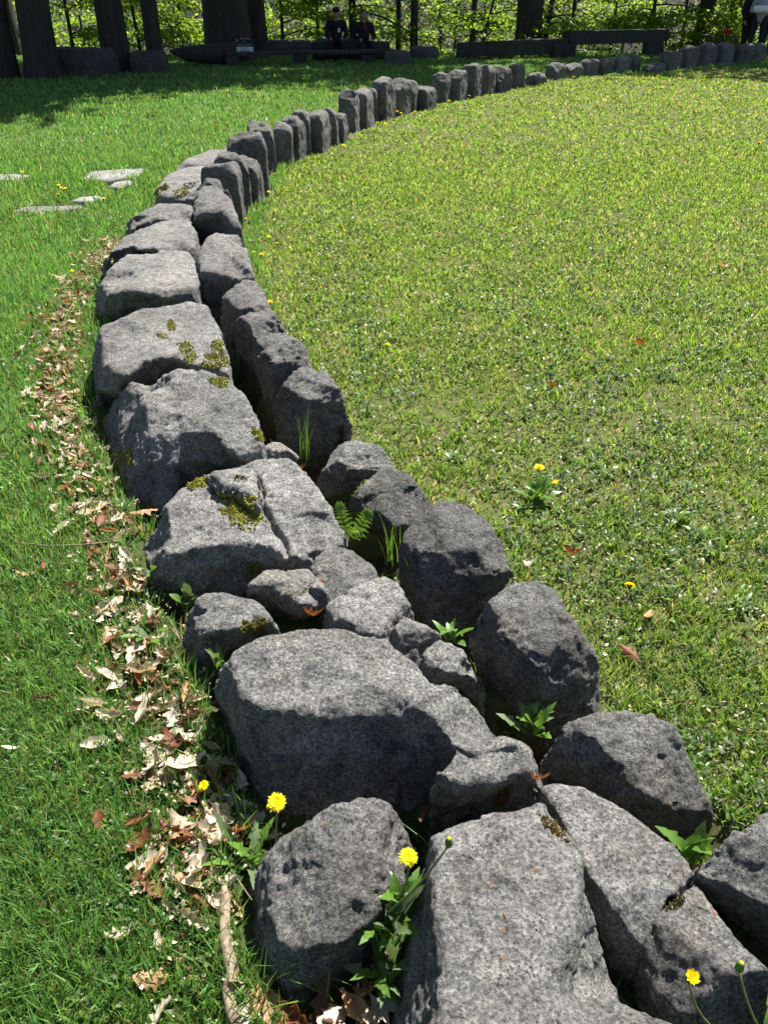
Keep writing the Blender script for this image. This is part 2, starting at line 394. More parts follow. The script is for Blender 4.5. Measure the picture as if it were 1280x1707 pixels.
def traced(key, name, label, cat, top, z, voxel, seed, fl=.015, dome=.012, chips=4, extra=(), group=None, **kw):
    ps = [block(top, z, fl, dome)]+[block(t2, z2, .01, .008) for (t2, z2) in extra]
    return rock(name, label, cat, ps, voxel, seed, clips=edge_chips(top, z, seed, chips), key=key, group=group, **kw)

GB, GP, GL = 'broad blocks of the outer stone ring', 'upright posts of the inner stone ring', 'small stones wedged among the blocks'
# outer ring, from the camera outwards
traced('A', 'stone_block', 'long grey block nearest the camera with brown bud scales on its flat top', 'stone block',
  [(720,1392),(750,1367),(802,1347),(850,1314),(890,1306),(903,1328),(914,1360),(945,1390),(964,1420),(969,1483),(996,1520),(1041,1568),(1094,1637),(1118,1680),(1165,1760),(1130,1890),(740,1890),(722,1760,.24,650,1800),(735,1652,.25,655,1690),(735,1594,.25,672,1612),(717,1525,.25,692,1535),(718,1461)],
  .25, .0058, 11, chips=3, rough=.75, group=GB)
traced('B', 'stone_block', 'rounded grey boulder beside the dry branch and tall dandelion', 'stone block',
  [(468,1425,.17,416,1470),(500,1378,.19,452,1425),(552,1340),(610,1325),(660,1333),(688,1362),(684,1400,.19,697,1418),(650,1460,.19,658,1505),(628,1505,.18,642,1560),(590,1545,.17,600,1612),(560,1575,.15,545,1648),(515,1590,.13,490,1684),(475,1560,.13,448,1618),(455,1500,.14,430,1555)],
  .21, .0055, 12, fl=.02, dome=.02, chips=3, rough=.85, group=GB)
traced('C', 'stone_block', 'largest pale block with a lower hump on its right side, behind the rounded boulder', 'stone block',
  [(374,1108,.245,362,1160),(392,1087,.26),(430,1064),(490,1048),(560,1048),(640,1064),(690,1103),(722,1152),(765,1140),(805,1158),(850,1196),(882,1232),(800,1246),(715,1215,.235,715,1340),(650,1192,.235,660,1350),(560,1200,.23,560,1356),(470,1190,.25,490,1355),(400,1170,.235,438,1345)],
  .27, .0065, 13, chips=2, rough=.85, group=GB,
  extra=[([(724,1290,.235,716,1386),(785,1226,.265),(872,1222,.26),(913,1291,.19),(870,1288,.215,872,1312),(830,1305,.22,815,1362),(770,1308,.24,748,1386)], .265)])
traced('K', 'stone_block', 'cracked block with a large moss patch across its top', 'stone block',
  [(245,890,.12,238,908),(272,848,.15),(300,815,.17),(345,785,.2),(400,760,.2),(460,755,.2),(497,770,.2),(530,812,.2),(558,855,.18),(577,890,.14,578,915),(560,918,.14),(520,930,.13),(475,925,.15,470,968),(420,905,.17,408,985),(340,915,.16,330,990),(275,932,.12,262,978)],
  .2, .0066, 14, chips=4, rough=1.0, group=GB,
  extra=[([(352,790),(380,776),(425,785),(432,815),(432,842,.215),(395,822,.215),(365,812,.21)], .222)],
  cracks=[([at(372,765,.2), at(430,790,.2), at(436,830,.2), at(455,860,.2), at(474,880,.2), at(478,925,.17)], .012, .03),
          ([at(335,790,.2), at(365,815,.21), at(400,826,.21), at(433,845,.2)], .010, .02)])
traced('L', 'stone_block', 'bulky grey block with a dark broken front, moss on its right shoulder', 'stone block',
  [(222,630,.26,172,698),(248,617),(290,614),(340,617),(378,628),(405,652),(436,716,.24),(436,738,.22),(392,758,.21,400,795),(348,716,.255,332,812),(290,712,.25,286,846),(257,702,.245,216,830),(232,662,.27,182,742)],
  .3, .0078, 15, chips=3, rough=.85, group=GB)
traced('M', 'stone_block', 'flat topped block with four moss cushions along its right edge', 'stone block',
  [(165,548,.26,158,612),(200,530),(240,510),(300,500),(345,508),(362,540),(376,580),(378,612,.27),(322,611,.27,322,650),(285,596,.27,285,660),(240,606,.265,240,670),(205,630,.26,200,672),(172,614,.2,165,682)],
  .3, .0105, 16, chips=3, rough=.9, group=GB)
traced('N', 'stone_block', 'broad moss-free block with dark pitted front left corner, next after the moss cushion block', 'stone block',
  [(165,475,.18,160,524),(180,447),(215,422),(260,416),(316,419),(330,440),(334,466),(322,482),(270,490,.24,270,530),(205,487,.22,200,540),(180,495,.17,170,534)],
  .25, .0115, 17, chips=3, group=GB)
traced('O', 'stone_block', 'pale flat block with a thin dark seam before the thick clean slab', 'stone block',
  [(172,440,.18,170,452),(177,425),(202,398),(237,379),(282,366),(318,364),(326,385),(326,412),(318,417,.24),(262,417,.24,255,430),(215,418,.22)], .25, .014, 18, chips=2, group=GB)
traced('P', 'stone_block', 'thick narrow slab casting a curved shadow on the pale block before it', 'stone block',
  [(209,378,.18),(218,362),(242,349),(262,339),(300,339),(320,342),(320,354),(282,362,.25),(240,372,.22),(215,389,.18,214,396)], .26, .014, 19, chips=2, group=GB)
traced('Q', 'stone_block', 'long block edged with yellow moss before the line of posts hides the outer ring', 'stone block',
  [(252,326,.18,250,336),(262,312),(276,294),(296,282),(350,275),(372,276),(366,300),(332,322),(290,330,.23)], .26, .017, 20, chips=2, group=GB)
traced('R', 'stone_block', 'far flat block behind the leaning pointed posts', 'stone block',
  [(292,278),(312,264),(350,250),(400,241),(414,240),(385,256),(370,272),(330,276)], .25, .02, 21, chips=2, group=GB)
traced('T', 'stone_block', 'farthest visible outer block, low wedge at the grass', 'stone block',
  [(384,242),(402,226),(425,216),(440,215),(438,226),(415,240)], .25, .024, 22, chips=1, group=GB)
traced('U', 'stone_block', 'long narrow slab parted from the front block by a dark open crack', 'stone block',
  [(901,1313),(924,1305),(972,1310),(1014,1334),(1057,1360),(1105,1397),(1137,1424),(1156,1452),(1133,1475),(1110,1500),(1089,1532),(1073,1552),(1041,1526),(1004,1488),(972,1445),(951,1387),(924,1350)],
  .2, .0055, 23, fl=.0, dome=.004, chips=2, rough=.6, group=GB)
traced('V', 'stone_block', 'flat slab in the front right corner under the dandelion and closed bud', 'stone block',
  [(1079,1552),(1095,1527),(1133,1490),(1159,1469),(1180,1499),(1227,1562),(1282,1617),(1345,1685),(1345,1760),(1275,1700),(1206,1662,.17),(1181,1664,.17),(1155,1650),(1111,1617)],
  .19, .0055, 24, fl=.0, dome=.004, chips=2, rough=.6, group=GB, cracks=[([at(1180,1560,.19), at(1200,1572,.19), at(1215,1566,.19), at(1240,1580,.19)], .004, .008), ([at(1213,1580,.19), at(1222,1600,.19)], .004, .006)])
# wedged stones
for key, lab, top, z, sd in (
  ('E', 'small rounded stone at the left edge with moss on its front corner',
   [(306,1030,.1,310,1100),(318,1005),(345,990),(395,986),(415,995),(442,1012),(458,1033),(440,1045,.13,450,1062),(395,1050,.14,400,1080),(335,1056,.12,345,1112)], .15, 31),
  ('F', 'dark angular stone with fine cracks, between the moss block and cracked slab',
   [(411,975),(440,944),(475,935),(515,948),(535,970),(546,988),(540,1006,.12,540,1018),(505,1012,.13,505,1036),(450,990,.13,455,1030)], .16, 32),
  ('G', 'flat stone tucked against the right end of the moss-patched block',
   [(517,940),(545,911),(590,920),(615,943),(629,965),(600,985),(552,990),(535,965)], .14, 33),
  ('H', 'pale flat cracked slab above the red-brown leaf', [(548,1003),(590,976),(640,960),(664,972),(680,1008),(655,1030),(640,1058),(600,1050),(562,1032)], .16, 34),
  ('I', 'small wedge stone beside the pale cracked slab, left of the two little ones', [(656,1040),(680,1018),(715,1035),(742,1060),(712,1075),(695,1098,.12),(665,1065)], .16, 35),
  ('J', 'little flat stone between the largest block and the gap, right of the two little ones', [(704,1095),(735,1067),(772,1085),(806,1112),(790,1122,.13,800,1148),(745,1126,.13,735,1145),(712,1118,.13)], .15, 36),
  ('W', 'thin dark stone sliver lying below the tufted upright post', [(425,748),(450,738),(487,742),(490,752),(460,756),(432,754)], .08, 37)):
    ck = [([at(560,990,.16), at(610,1000,.16), at(665,985,.16)], .006, .012), ([at(610,1000,.16), at(590,1040,.16)], .005, .010), ([at(635,965,.16), at(620,985,.16), at(650,1010,.16)], .005, .008)] if key == 'H' else [([at(470,940,.16), at(480,965,.16), at(520,975,.16)], .005, .010)] if key == 'F' else []
    traced(key, 'wedge_stone', lab, 'stone', top, z, .0062 if key != 'W' else .005, sd, chips=2, rough=.8, group=GL, cracks=ck)
# inner ring, near posts traced
def post(key, label, top, z, vox, sd, **kw):
    return traced(key, 'stone_post', label, 'stone post', top, z, vox, sd, fl=kw.pop('fl', .008), group=GP, mat='stone_post', **kw)
post('p0', 'black boulder cut off by the right edge of the picture', [(1168,1450,.24,1172,1490),(1186,1420),(1230,1386),(1285,1354),(1350,1330),(1420,1400),(1420,1520),(1330,1540,.2,1340,1640),(1270,1500,.22,1290,1600),(1215,1465,.23,1225,1545)], .26, .0055, 41, rough=.9)
post('p1', 'broad low stone right of the gap with dandelion leaves at its foot', [(905,1250,.17,906,1284),(925,1220),(952,1195),(1004,1182),(1067,1189),(1121,1205),(1158,1240),(1178,1278,.17),(1185,1315,.15,1190,1382),(1085,1322,.16,1090,1392),(1025,1308,.16,1030,1365),(1012,1278,.17,985,1338),(950,1258,.17,935,1308)], .2, .0055, 42, rough=.9)
post('p2', 'angular boulder with rough lit top and two dark faces', [(784,1032,.22,788,1105),(812,1005),(855,973),(910,968),(940,996),(970,1030),(990,1066,.2,1000,1182),(950,1074,.21,992,1200),(888,1100,.2,905,1212),(860,1080,.2,860,1182),(820,1058,.21,815,1142)], .24, .0055, 43, rough=.9)
post('p3', 'round shouldered boulder with a smooth shaded front between grass blades and angular boulder', [(673,878,.2,667,960),(705,846),(740,829),(775,841),(812,866),(838,892),(850,938,.18,856,982),(800,948,.19,800,1022),(760,936,.19,768,1040),(715,908,.2,712,1038),(688,890,.2,680,1000)], .23, .0058, 44, rough=.8)
post('p4', 'low rough wedge stone with moss on its left side', [(590,822),(612,797),(640,779),(663,776),(690,796),(712,813),(726,832,.1),(700,850,.1,690,882),(660,862,.08,655,898),(615,857,.08,615,882),(585,844,.1)], .15, .0055, 45, rough=.9, fl=.02)
post('p5', 'low flat stone at the foot of the tufted post', [(524,766,.1,528,802),(545,748),(565,737),(595,734),(632,743),(655,760),(662,776,.08),(620,777,.09,612,806),(580,779,.09,575,815),(548,771,.09,540,812)], .12, .0055, 46, rough=.8)
post('p6', 'squat shaded post with a grass tuft growing at its foot', [(460,650,.2,458,716),(482,621),(503,605),(523,601),(543,615),(561,629),(571,651),(578,681,.2,587,728),(548,672,.2,560,742),(513,673,.19,520,746),(488,656,.2,488,738)], .25, .0066, 47, rough=1.1, side=.6)
post('p7', 'upright post with an overhanging top ledge, just beyond the tufted post', [(424,569,.26,436,660),(434,557),(454,552),(481,557),(506,571),(520,590),(514,600,.24,512,690),(490,595,.25,482,682),(457,604,.24,462,692),(442,594,.25,446,682)], .28, .0078, 48, rough=1.3, side=.6)
post('p8', 'upright post with a hollow black top, second beyond the tufted post', [(392,524),(408,510),(425,507),(448,512),(467,532),(478,551),(452,557,.27),(424,556,.27,432,642),(409,538,.28,412,622)], .3, .008, 49, rough=1.3, side=.6)
post('p9', 'upright post with a narrow peaked top beside the moss cushion block', [(372,497,.29,370,582),(386,473),(411,463),(440,483),(450,511),(425,516),(394,517,.29,397,602)], .32, .0105, 50, rough=1.3, side=.6)
post('p10', 'big blocky post with a broken slanting top and deep shaded face', [(330,421,.3),(347,393),(371,383),(396,389),(411,413),(423,460),(424,471,.28),(387,465,.28,390,542),(336,456,.28,342,542)], .33, .013, 51, rough=1.3, side=.6)
post('p11', 'blunt post with round lit crown over a black square face', [(322,346),(336,309),(360,307),(386,331),(402,377),(390,384,.32,394,442),(370,358,.33,374,430),(325,354,.33,332,432)], .36, .016, 52, rough=1.3, side=.6)
post('p11b', 'little dark peak peeping over the round crowned post', [(328,303),(345,294),(366,299),(386,322),(362,306),(340,306)], .37, .018, 53, side=.5)
# the posts farther along the curve: hewn prisms that stand on the ring
def hewn(label, cx, yb, ytop, W, D, seed, vox, low=False, grp=GP):
    rs = np.random.RandomState(seed)
    c0 = at(cx, yb, 0); ro = c0[:2]-RC; ro /= np.linalg.norm(ro); t = np.array([ro[1], -ro[0]])
    if t[1] < 0: t = -t
    a = rs.uniform(-.10, .26); t = np.array([t[0]*math.cos(a)-t[1]*math.sin(a), t[0]*math.sin(a)+t[1]*math.cos(a)]); ro = np.array([-t[1], t[0]]) if np.dot([-t[1], t[0]], ro) > 0 else np.array([t[1], -t[0]])
    cc = c0[:2]+t*W*.35+ro*D*.45; h = at_y(cx, ytop, cc[1])[2]
    pr = [(-.5, -.5), (.0, -.53), (.47, -.5), (.5, .45), (.2, .5), (-.47, .5)]
    V = []; n = len(pr); Fs = []
    pk = rs.uniform(-.25, .25, 2)
    for k, (zz, s) in enumerate(((-.08, 1.03), (h*.45, 1.0), (h*.80, .97), (h*.92, .86), (h*1.0, .5))):
        for (u, v) in pr:
            j = rs.uniform(-.03, .03, 2); q = cc+t*(u*s+j[0]+pk[0]*(1-s))*W+ro*(v*s+j[1]+pk[1]*(1-s))*D
            V.append((q[0], q[1], zz+(rs.uniform(-.07, .04)*h if k > 1 else 0)))
    for k in range(4):
        for i in range(n):
            j = (i+1) % n; Fs.append((k*n+i, k*n+j, (k+1)*n+j, (k+1)*n+i))
    Fs.append(tuple(range(n))[::-1]); Fs.append(tuple(4*n+i for i in range(n)))
    clips = []
    for k in range(3):
        an = rs.uniform(0, 6.28); tl = R(rs.uniform(25, 60)); nn = np.array([math.cos(an)*math.cos(tl), math.sin(an)*math.cos(tl), math.sin(tl)])
        clips.append((nn, np.array([cc[0]+math.cos(an)*W*.4, cc[1]+math.sin(an)*D*.4, h*.95]), rs.uniform(.0, .035), .3))
    return rock('stone_post', label, 'stone post', [(V, Fs)], vox, seed, clips=clips, rough=1.25, side=.12, lump=1.0, facet=.13, mat='stone_far', group=grp, key='h%d' % seed)
ORD = ['first', 'second', 'third', 'fourth', 'fifth', 'sixth', 'seventh', 'eighth']
def run(items, labels, D, vox, seed0, last_w=.34, wmax=.42):
    pts = [at(i[0], i[1], 0)[:2] for i in items]
    for k, (cx, yb, yt) in enumerate(items):
        W = np.linalg.norm(pts[k+1]-pts[k]) if k+1 < len(items) else last_w
        hewn(labels[k], cx, yb, yt, min(wmax, max(.17, W*.87)), D if not hasattr(D, '__len__') else D[k], seed0+k, vox)
run([(402,372,270),(418,352,256),(432,338,262),(446,325,225)],
    ['narrow slab post with black gap after the round crowned post', 'leaning pointed slab post among the ragged four posts before the tall dark post', 'short ragged slab post just before the tall dark faced post', 'stubby post with overhanging shaded head beside the tall dark faced post'], [.28,.26,.22,.34], .015, 60, .3)
run([(458,290,203),(486,273,205),(500,268,193),(517,258,183),(539,254,183),(561,243,181),(573,238,188)],
    ['wide black faced tall post, nearest of seven even posts before the step up'] + ['%s of seven even posts before the row steps up to taller ones' % ORD[k] for k in range(1, 7)], [.24,.2,.2,.22,.2,.2,.2], .016, 70, .36)
run([(593,221,148),(612,214,148),(627,204,147),(645,202,129),(668,194,130),(690,187,134)],
    ['tall post with a broad black face where the row steps up'] + ['%s of six tall posts from the step up to the squat wide stone' % ORD[k] for k in range(1, 6)], [.22,.2,.2,.22,.22,.22], .018, 80, .36)
run([(712,185,144)], ['squat wide stone between tall posts midway along the far curve'], .3, .022, 90, .5, .5)
run([(741,171,121),(766,168,116),(790,163,105),(813,158,108),(834,155,110),(860,147,105)],
    ['%s of six pointed posts between the squat wide stone and a low flat one' % ORD[k] for k in range(6)], .26, .021, 100, .36)
run([(893,141,122)], ['low flat stone lying in the row before the small far posts'], .3, .022, 110, .5, .6)
run([(928,133,105),(952,130,106),(978,127,98),(1006,124,97),(1031,121,93),(1054,119,90)],
    ['%s of six small far posts standing in front of the stone-grey timber bench' % ORD[k] for k in range(6)], .28, .026, 120, .36)
run([(1083,121,109),(1096,119,105)], ['low broken stone in the gap of the far posts', 'flat topped stone in the gap of the far posts, right of the low broken one'], .34, .024, 130, .4, .5)
run([(1116,117,85),(1145,114,76),(1174,110,71),(1202,108,70),(1232,106,72),(1258,104,71)],
    ['%s of six rounded posts at the shaded far end of the row' % ORD[k] for k in range(6)], .32, .028, 140, .4, .46)

# moss cushions: lumpy tufts that sit on the stone they belong to
def pip(px, py, poly):
    ins = np.zeros(len(px), bool); n = len(poly); j = n-1
    for i in range(n):
        xi, yi = poly[i]; xj, yj = poly[j]
        c = ((yi > py) != (yj > py)) & (px < (xj-xi)*(py-yi)/(yj-yi+1e-12)+xi); ins ^= c; j = i
    return ins
_bvh = {}
def bvh(key):
    if key not in _bvh:
        P, f, o, lt = STONES[key]; s = np.concatenate([[0], np.cumsum(lt)[:-1]])
        _bvh[key] = BVHTree.FromPolygons(P.tolist(), [f[a:a+n].tolist() for a, n in zip(s, lt)])
    return _bvh[key]
def hit(key, px, py):
    d = Vector(ray(px, py)).normalized(); h = bvh(key).ray_cast(Vector((0, 0, CAM_H)), d)
    return h
def moss(key, poly, n, r=.006, tint=(.20, .21, .03)):
    n = int(n*1.7); r = r*.8
    poly = np.array(poly, float); a, b = poly.min(0), poly.max(0); rs = np.random.RandomState(int(a[0]*7+a[1]))
    ex = (b-a)*.22; px, py = rs.uniform(a[0]-ex[0], b[0]+ex[0], n*4), rs.uniform(a[1]-ex[1], b[1]+ex[1], n*4)
    wob = 1+.25*np.sin(px*.9)+.2*np.sin(py*1.3)
    cxm, cym = poly.mean(0); rr_ = .72+.5*perlin(np.stack([px*.09, py*.09, px*0+a[0]], 1))+.28*perlin(np.stack([px*.3, py*.3, px*0+a[1]], 1)); q_ = np.stack([cxm+(px-cxm)/np.maximum(.3, rr_+.35), cym+(py-cym)/np.maximum(.3, rr_+.35)], 1); k = pip(q_[:, 0], q_[:, 1], poly) ; px, py = px[k][:n], py[k][:n]
    V = []; T = []; C = []; o = STONES[key][2]; loc = np.array(o.location)
    base = np.array([(1, 0, 0), (.31, .95, 0), (-.81, .59, 0), (-.81, -.59, 0), (.31, -.95, 0), (0, 0, 1)], float)
    fc = np.array([(0, 1, 5), (1, 2, 5), (2, 3, 5), (3, 4, 5), (4, 0, 5)])
    for x, y in zip(px, py):
        h = hit(key, x, y)
        if h[0] is None: continue
        p = np.array(h[0]); nr = np.array(h[1]); q = Vector(nr).to_track_quat('Z', 'Y').to_matrix(); s = r*rs.uniform(.5, 1.3)
        v = base*np.array([s*.8, s*.8, s*rs.uniform(.7, 1.9)]); v[5, :2] += rs.uniform(-.5, .5, 2)*s
        v = v@np.array(q).T+p-loc-nr*s*.15; k0 = len(V)*6; V.append(v); T.append(fc+k0)
        c = np.array(tint)*rs.uniform(.55, 1.45)*np.array([rs.uniform(.8, 1.35), 1, rs.uniform(.6, 1.4)]); C.append(np.repeat(c[None], 6, 0))
    if not V: return
    m = link('moss', raw_mesh('moss', np.concatenate(V), tris=np.concatenate(T), smooth=False, col=np.concatenate(C)), M['moss'], o); m['kind'] = 'stuff'
dk = (.10, .10, .02)
moss('K', [(362,820),(395,832),(428,826),(420,842),(436,862),(418,876),(392,872),(372,850)], 520)
moss('K', [(300,808),(312,795),(345,796),(348,808),(320,816)], 260); moss('K', [(392,790),(415,795),(410,805),(395,803)], 70, .004, dk)
moss('K', [(412,938),(438,936),(435,955),(412,960)], 130, .005, dk)
moss('L', [(348,630),(378,630),(384,645),(360,646)], 170); moss('L', [(420,715),(438,716),(440,735),(428,735)], 110); moss('L', [(192,755),(220,750),(222,775),(200,782)], 150, .006)
moss('L', [(171,690),(181,690),(180,705),(171,708)], 50)
moss('M', [(278,535),(295,536),(294,550),(280,550)], 90); moss('M', [(296,575),(318,572),(330,600),(312,608)], 240); moss('M', [(345,590),(375,588),(376,612),(340,614)], 260)
moss('M', [(355,570),(372,568),(372,585),(352,588)], 120); moss('M', [(262,556),(280,558),(278,564),(264,564)], 40)
moss('Q', [(255,320),(275,306),(285,308),(262,330)], 90, .009); moss('Q', [(288,318),(310,314),(312,326),(292,328)], 110, .01); moss('Q', [(305,305),(330,303),(328,312),(306,316)], 80, .009, dk)
moss('E', [(402,1036),(440,1032),(442,1050),(425,1060),(405,1052)], 240, .005, dk)
moss('F', [(470,990),(500,985),(520,975),(505,996)], 60, .003, dk)
moss('p4', [(562,818),(590,812),(618,790),(612,800),(596,820),(585,842),(570,838)], 220, .006, (.09, .095, .012))
moss('p4', [(583,855),(600,852),(618,868),(612,880),(590,876)], 180, .006)
moss('A', [(903,1362),(925,1370),(950,1395),(945,1402),(915,1385)], 140, .004, (.09, .07, .02)); moss('C', [(822,1325),(848,1312),(846,1335),(826,1345)], 120, .005, (.09, .075, .02))
moss('V', [(1105,1500),(1135,1490),(1138,1508),(1110,1518)], 150, .004, (.045, .042, .012)); moss('A', [(1085,1665),(1110,1668),(1130,1690),(1100,1690)], 140, .005, dk)

# ------------------------------------------------------------------ paving slabs sunk in the left lawn
def slab(label, pts, seed):
    T = np.array([at(x, y, .014) for x, y in pts]); c = T.mean(0)
    me_v = np.concatenate([np.c_[T[:, :2]*1.02-c[:2]*.02, np.full(len(T), -.06)], np.c_[T[:, :2], np.full(len(T), .008)], c+(T-c)*.93, [c]]); n = len(T)
    Fs = [(k*n+i, k*n+(i+1) % n, (k+1)*n+(i+1) % n, (k+1)*n+i) for k in range(2) for i in range(n)]+[(3*n, 2*n+i, 2*n+(i+1) % n) for i in range(n)]+[tuple(range(n))[::-1]]
    rock('paving_slab', label, 'paving slab', [(me_v, Fs)], .018, seed, rough=.4, lump=.5, mat='slab', group='stone slabs sunk in the left lawn', key='slab%d' % seed)
slab('pale slab cut by the left edge of the picture', [(-30,300),(-20,290),(30,289),(51,291),(46,299),(10,301)], 201)
slab('largest pale slab, farthest to the right in the lawn', [(136,298),(152,285),(200,281),(242,280),(232,290),(205,295),(170,300)], 202)
slab('small pale slab just in front of the largest one', [(178,311),(190,303),(222,299),(224,304),(200,312)], 203)
slab('narrow slab behind the dandelion clump', [(117,334),(130,328),(168,325),(172,330),(150,335)], 204)
slab('long low slab in front of the dandelion clump', [(18,352),(40,344),(90,342),(138,341),(138,347),(90,351),(50,354)], 205)

# ------------------------------------------------------------------ where grass may grow
# litter strip: left of the outer blocks
LIT = np.array([at(x, y)[:2] for x, y in ((640,1730),(430,1560),(385,1420),(330,1280),(265,1120),(215,960),(160,800),(120,690),(105,600),(125,510),(175,440),(205,400))])
def strip_d(x, y):
    best = np.full(len(x), 9.0); p = np.stack([x, y], 1)
    for a, b in zip(LIT[:-1], LIT[1:]):
        t = np.clip(((p-a)@(b-a))/((b-a)@(b-a)), 0, 1); best = np.minimum(best, np.linalg.norm(p-(a+t[:, None]*(b-a)), axis=1))
    return best

CELL = .0125; GX0, GY0 = -16.0, -1.0; GW, GH = int(34/CELL), int(31/CELL)
occ = np.zeros((GW, GH), bool)
for P in OCC:
    i = ((P[:, 0]-GX0)/CELL).astype(int); j = ((P[:, 1]-GY0)/CELL).astype(int); k = (i >= 0) & (i < GW) & (j >= 0) & (j < GH); occ[i[k], j[k]] = True
def dilate(a, n):
    for _ in range(n):
        b = a.copy(); b[1:] |= a[:-1]; b[:-1] |= a[1:]; b[:, 1:] |= a[:, :-1]; b[:, :-1] |= a[:, 1:]; a = b
    return a
occ = dilate(occ, 1)
gap = np.zeros_like(occ); sl = (slice(int((-4-GX0)/CELL), int((3-GX0)/CELL)), slice(0, int((10-GY0)/CELL)))
gap[sl] = ~dilate(~dilate(occ[sl], 14), 14) & ~occ[sl]
gb = dilate(gap & dilate(~dilate(~gap, 1), 1), 0).astype(float)
for _ in range(5):
    g2 = gb.copy(); g2[1:-1, 1:-1] = (gb[1:-1, 1:-1]*2+gb[:-2, 1:-1]+gb[2:, 1:-1]+gb[1:-1, :-2]+gb[1:-1, 2:])/6; gb = g2
TR.update(a=np.clip(gb*1.3, 0, 1), x0=GX0, y0=GY0, c=CELL)
ground()
near_stone = dilate(occ, 6)
def look(mask, x, y):
    i = np.clip(((x-GX0)/CELL).astype(int), 0, GW-1); j = np.clip(((y-GY0)/CELL).astype(int), 0, GH-1); return mask[i, j]
def rad(x, y): return np.hypot(x-RC[0], y-RC[1])
def scatter(n, d0, d1, xm=1.0):
    """points on the ground, constant density on screen, over the view cone and a margin on each side"""
    u = rng.uniform(0, 1, n); d = d0*(d1/d0)**u
    hw = 0.62*np.sqrt(d*d+1.0)+xm; x = rng.uniform(-1, 1, n)*hw
    return x, d
def blades(x, y, z, L, W, lean, az, col, segs, tipcol=1.25, flat=None):
    n = len(x); ph = rng.uniform(0, 2*np.pi, n)
    wx, wy = np.cos(ph)*W*.5, np.sin(ph)*W*.5
    lx, ly = np.cos(az)*lean*L, np.sin(az)*lean*L
    h = L*np.sqrt(np.clip(1-np.minimum(lean, .97)**2, .05, 1))
    if segs == 1:
        V = np.empty((n, 3, 3)); V[:, 0] = np.stack([x-wx, y-wy, z], 1); V[:, 1] = np.stack([x+wx, y+wy, z], 1); V[:, 2] = np.stack([x+lx, y+ly, z+h], 1)
        T = np.arange(n*3).reshape(n, 3); C = np.repeat(col[:, None], 3, 1); C[:, 2] *= tipcol
    else:
        V = np.empty((n, 5, 3)); V[:, 0] = np.stack([x-wx*.7, y-wy*.7, z], 1); V[:, 1] = np.stack([x+wx*.7, y+wy*.7, z], 1)
        mx, my, mz = x+lx*.33, y+ly*.33, z+h*.62
        V[:, 2] = np.stack([mx-wx, my-wy, mz], 1); V[:, 3] = np.stack([mx+wx, my+wy, mz], 1); V[:, 4] = np.stack([x+lx, y+ly, z+h], 1)
        b = np.arange(n)[:, None]*5; T = np.concatenate([b+[0, 1, 3], b+[0, 3, 2], b+[2, 3, 4]], 0); C = np.repeat(col[:, None], 5, 1); C[:, 4] *= tipcol
    return V.reshape(-1, 3), T, C.reshape(-1, 3)
def diamonds(x, y, z, L, W, lean, az, col):
    """broad weed leaves, dead scraps: a folded lozenge"""
    n = len(x); a = np.cos(az), np.sin(az); h = L*np.sqrt(np.clip(1-np.minimum(lean, .995)**2, .01, 1))
    V = np.empty((n, 4, 3)); px, py = -a[1]*W*.5, a[0]*W*.5; d = lean*L
    V[:, 0] = np.stack([x, y, z], 1); V[:, 1] = np.stack([x+a[0]*d*.5+px, y+a[1]*d*.5+py, z+h*.65+W*.1], 1)
    V[:, 2] = np.stack([x+a[0]*d*.5-px, y+a[1]*d*.5-py, z+h*.65+W*.1], 1); V[:, 3] = np.stack([x+a[0]*d, y+a[1]*d, z+h], 1)
    b = np.arange(n)[:, None]*4; T = np.concatenate([b+[0, 1, 2], b+[1, 3, 2]], 0)
    return V.reshape(-1, 3), T, np.repeat(col[:, None], 4, 1).reshape(-1, 3)
class Bag:
    def __init__(s): s.V = []; s.T = []; s.C = []; s.n = 0
    def add(s, V, T, C): s.V.append(V); s.T.append(T+s.n); s.C.append(C); s.n += len(V)
    def build(s, name, mat):
        o = link(name, raw_mesh(name, np.concatenate(s.V), tris=np.concatenate(s.T), smooth=False, col=np.clip(np.concatenate(s.C), 0, 1)), mat); tag(o, kind='stuff'); return o

def lawn_colour(x, y, inside):
    n = len(x); v = rng.uniform(.62, 1.4, n)[:, None]; p = n2(x, y, .8, 3, 3.0); q = n2(x, y, 2.6, 3, 8.0); k = rng.uniform(0, 1, n)
    lush = np.array([.082, .205, .052]); fresh = np.array([.14, .275, .068]); dry = np.array([.15, .15, .045]); straw = np.array([.36, .31, .18])
    if inside:
        c = np.where((k < .5+.3*q)[:, None], np.array([.165, .25, .055]), np.array([.225, .265, .085]))
        c = np.where((rng.uniform(0, 1, n) < np.clip(.24-.75*p, .03, .8))[:, None], np.array([.31, .28, .14]), c)
        c = np.where((rng.uniform(0, 1, n) < np.clip(.13-.35*q, .01, .6))[:, None], straw, c)
    else:
        c = np.where((k < .55+.5*q)[:, None], lush, fresh); c = np.where((rng.uniform(0, 1, n) < .10-.25*p)[:, None], dry, c)
        c = np.where((rng.uniform(0, 1, n) < .02)[:, None], straw, c)
    return c*v
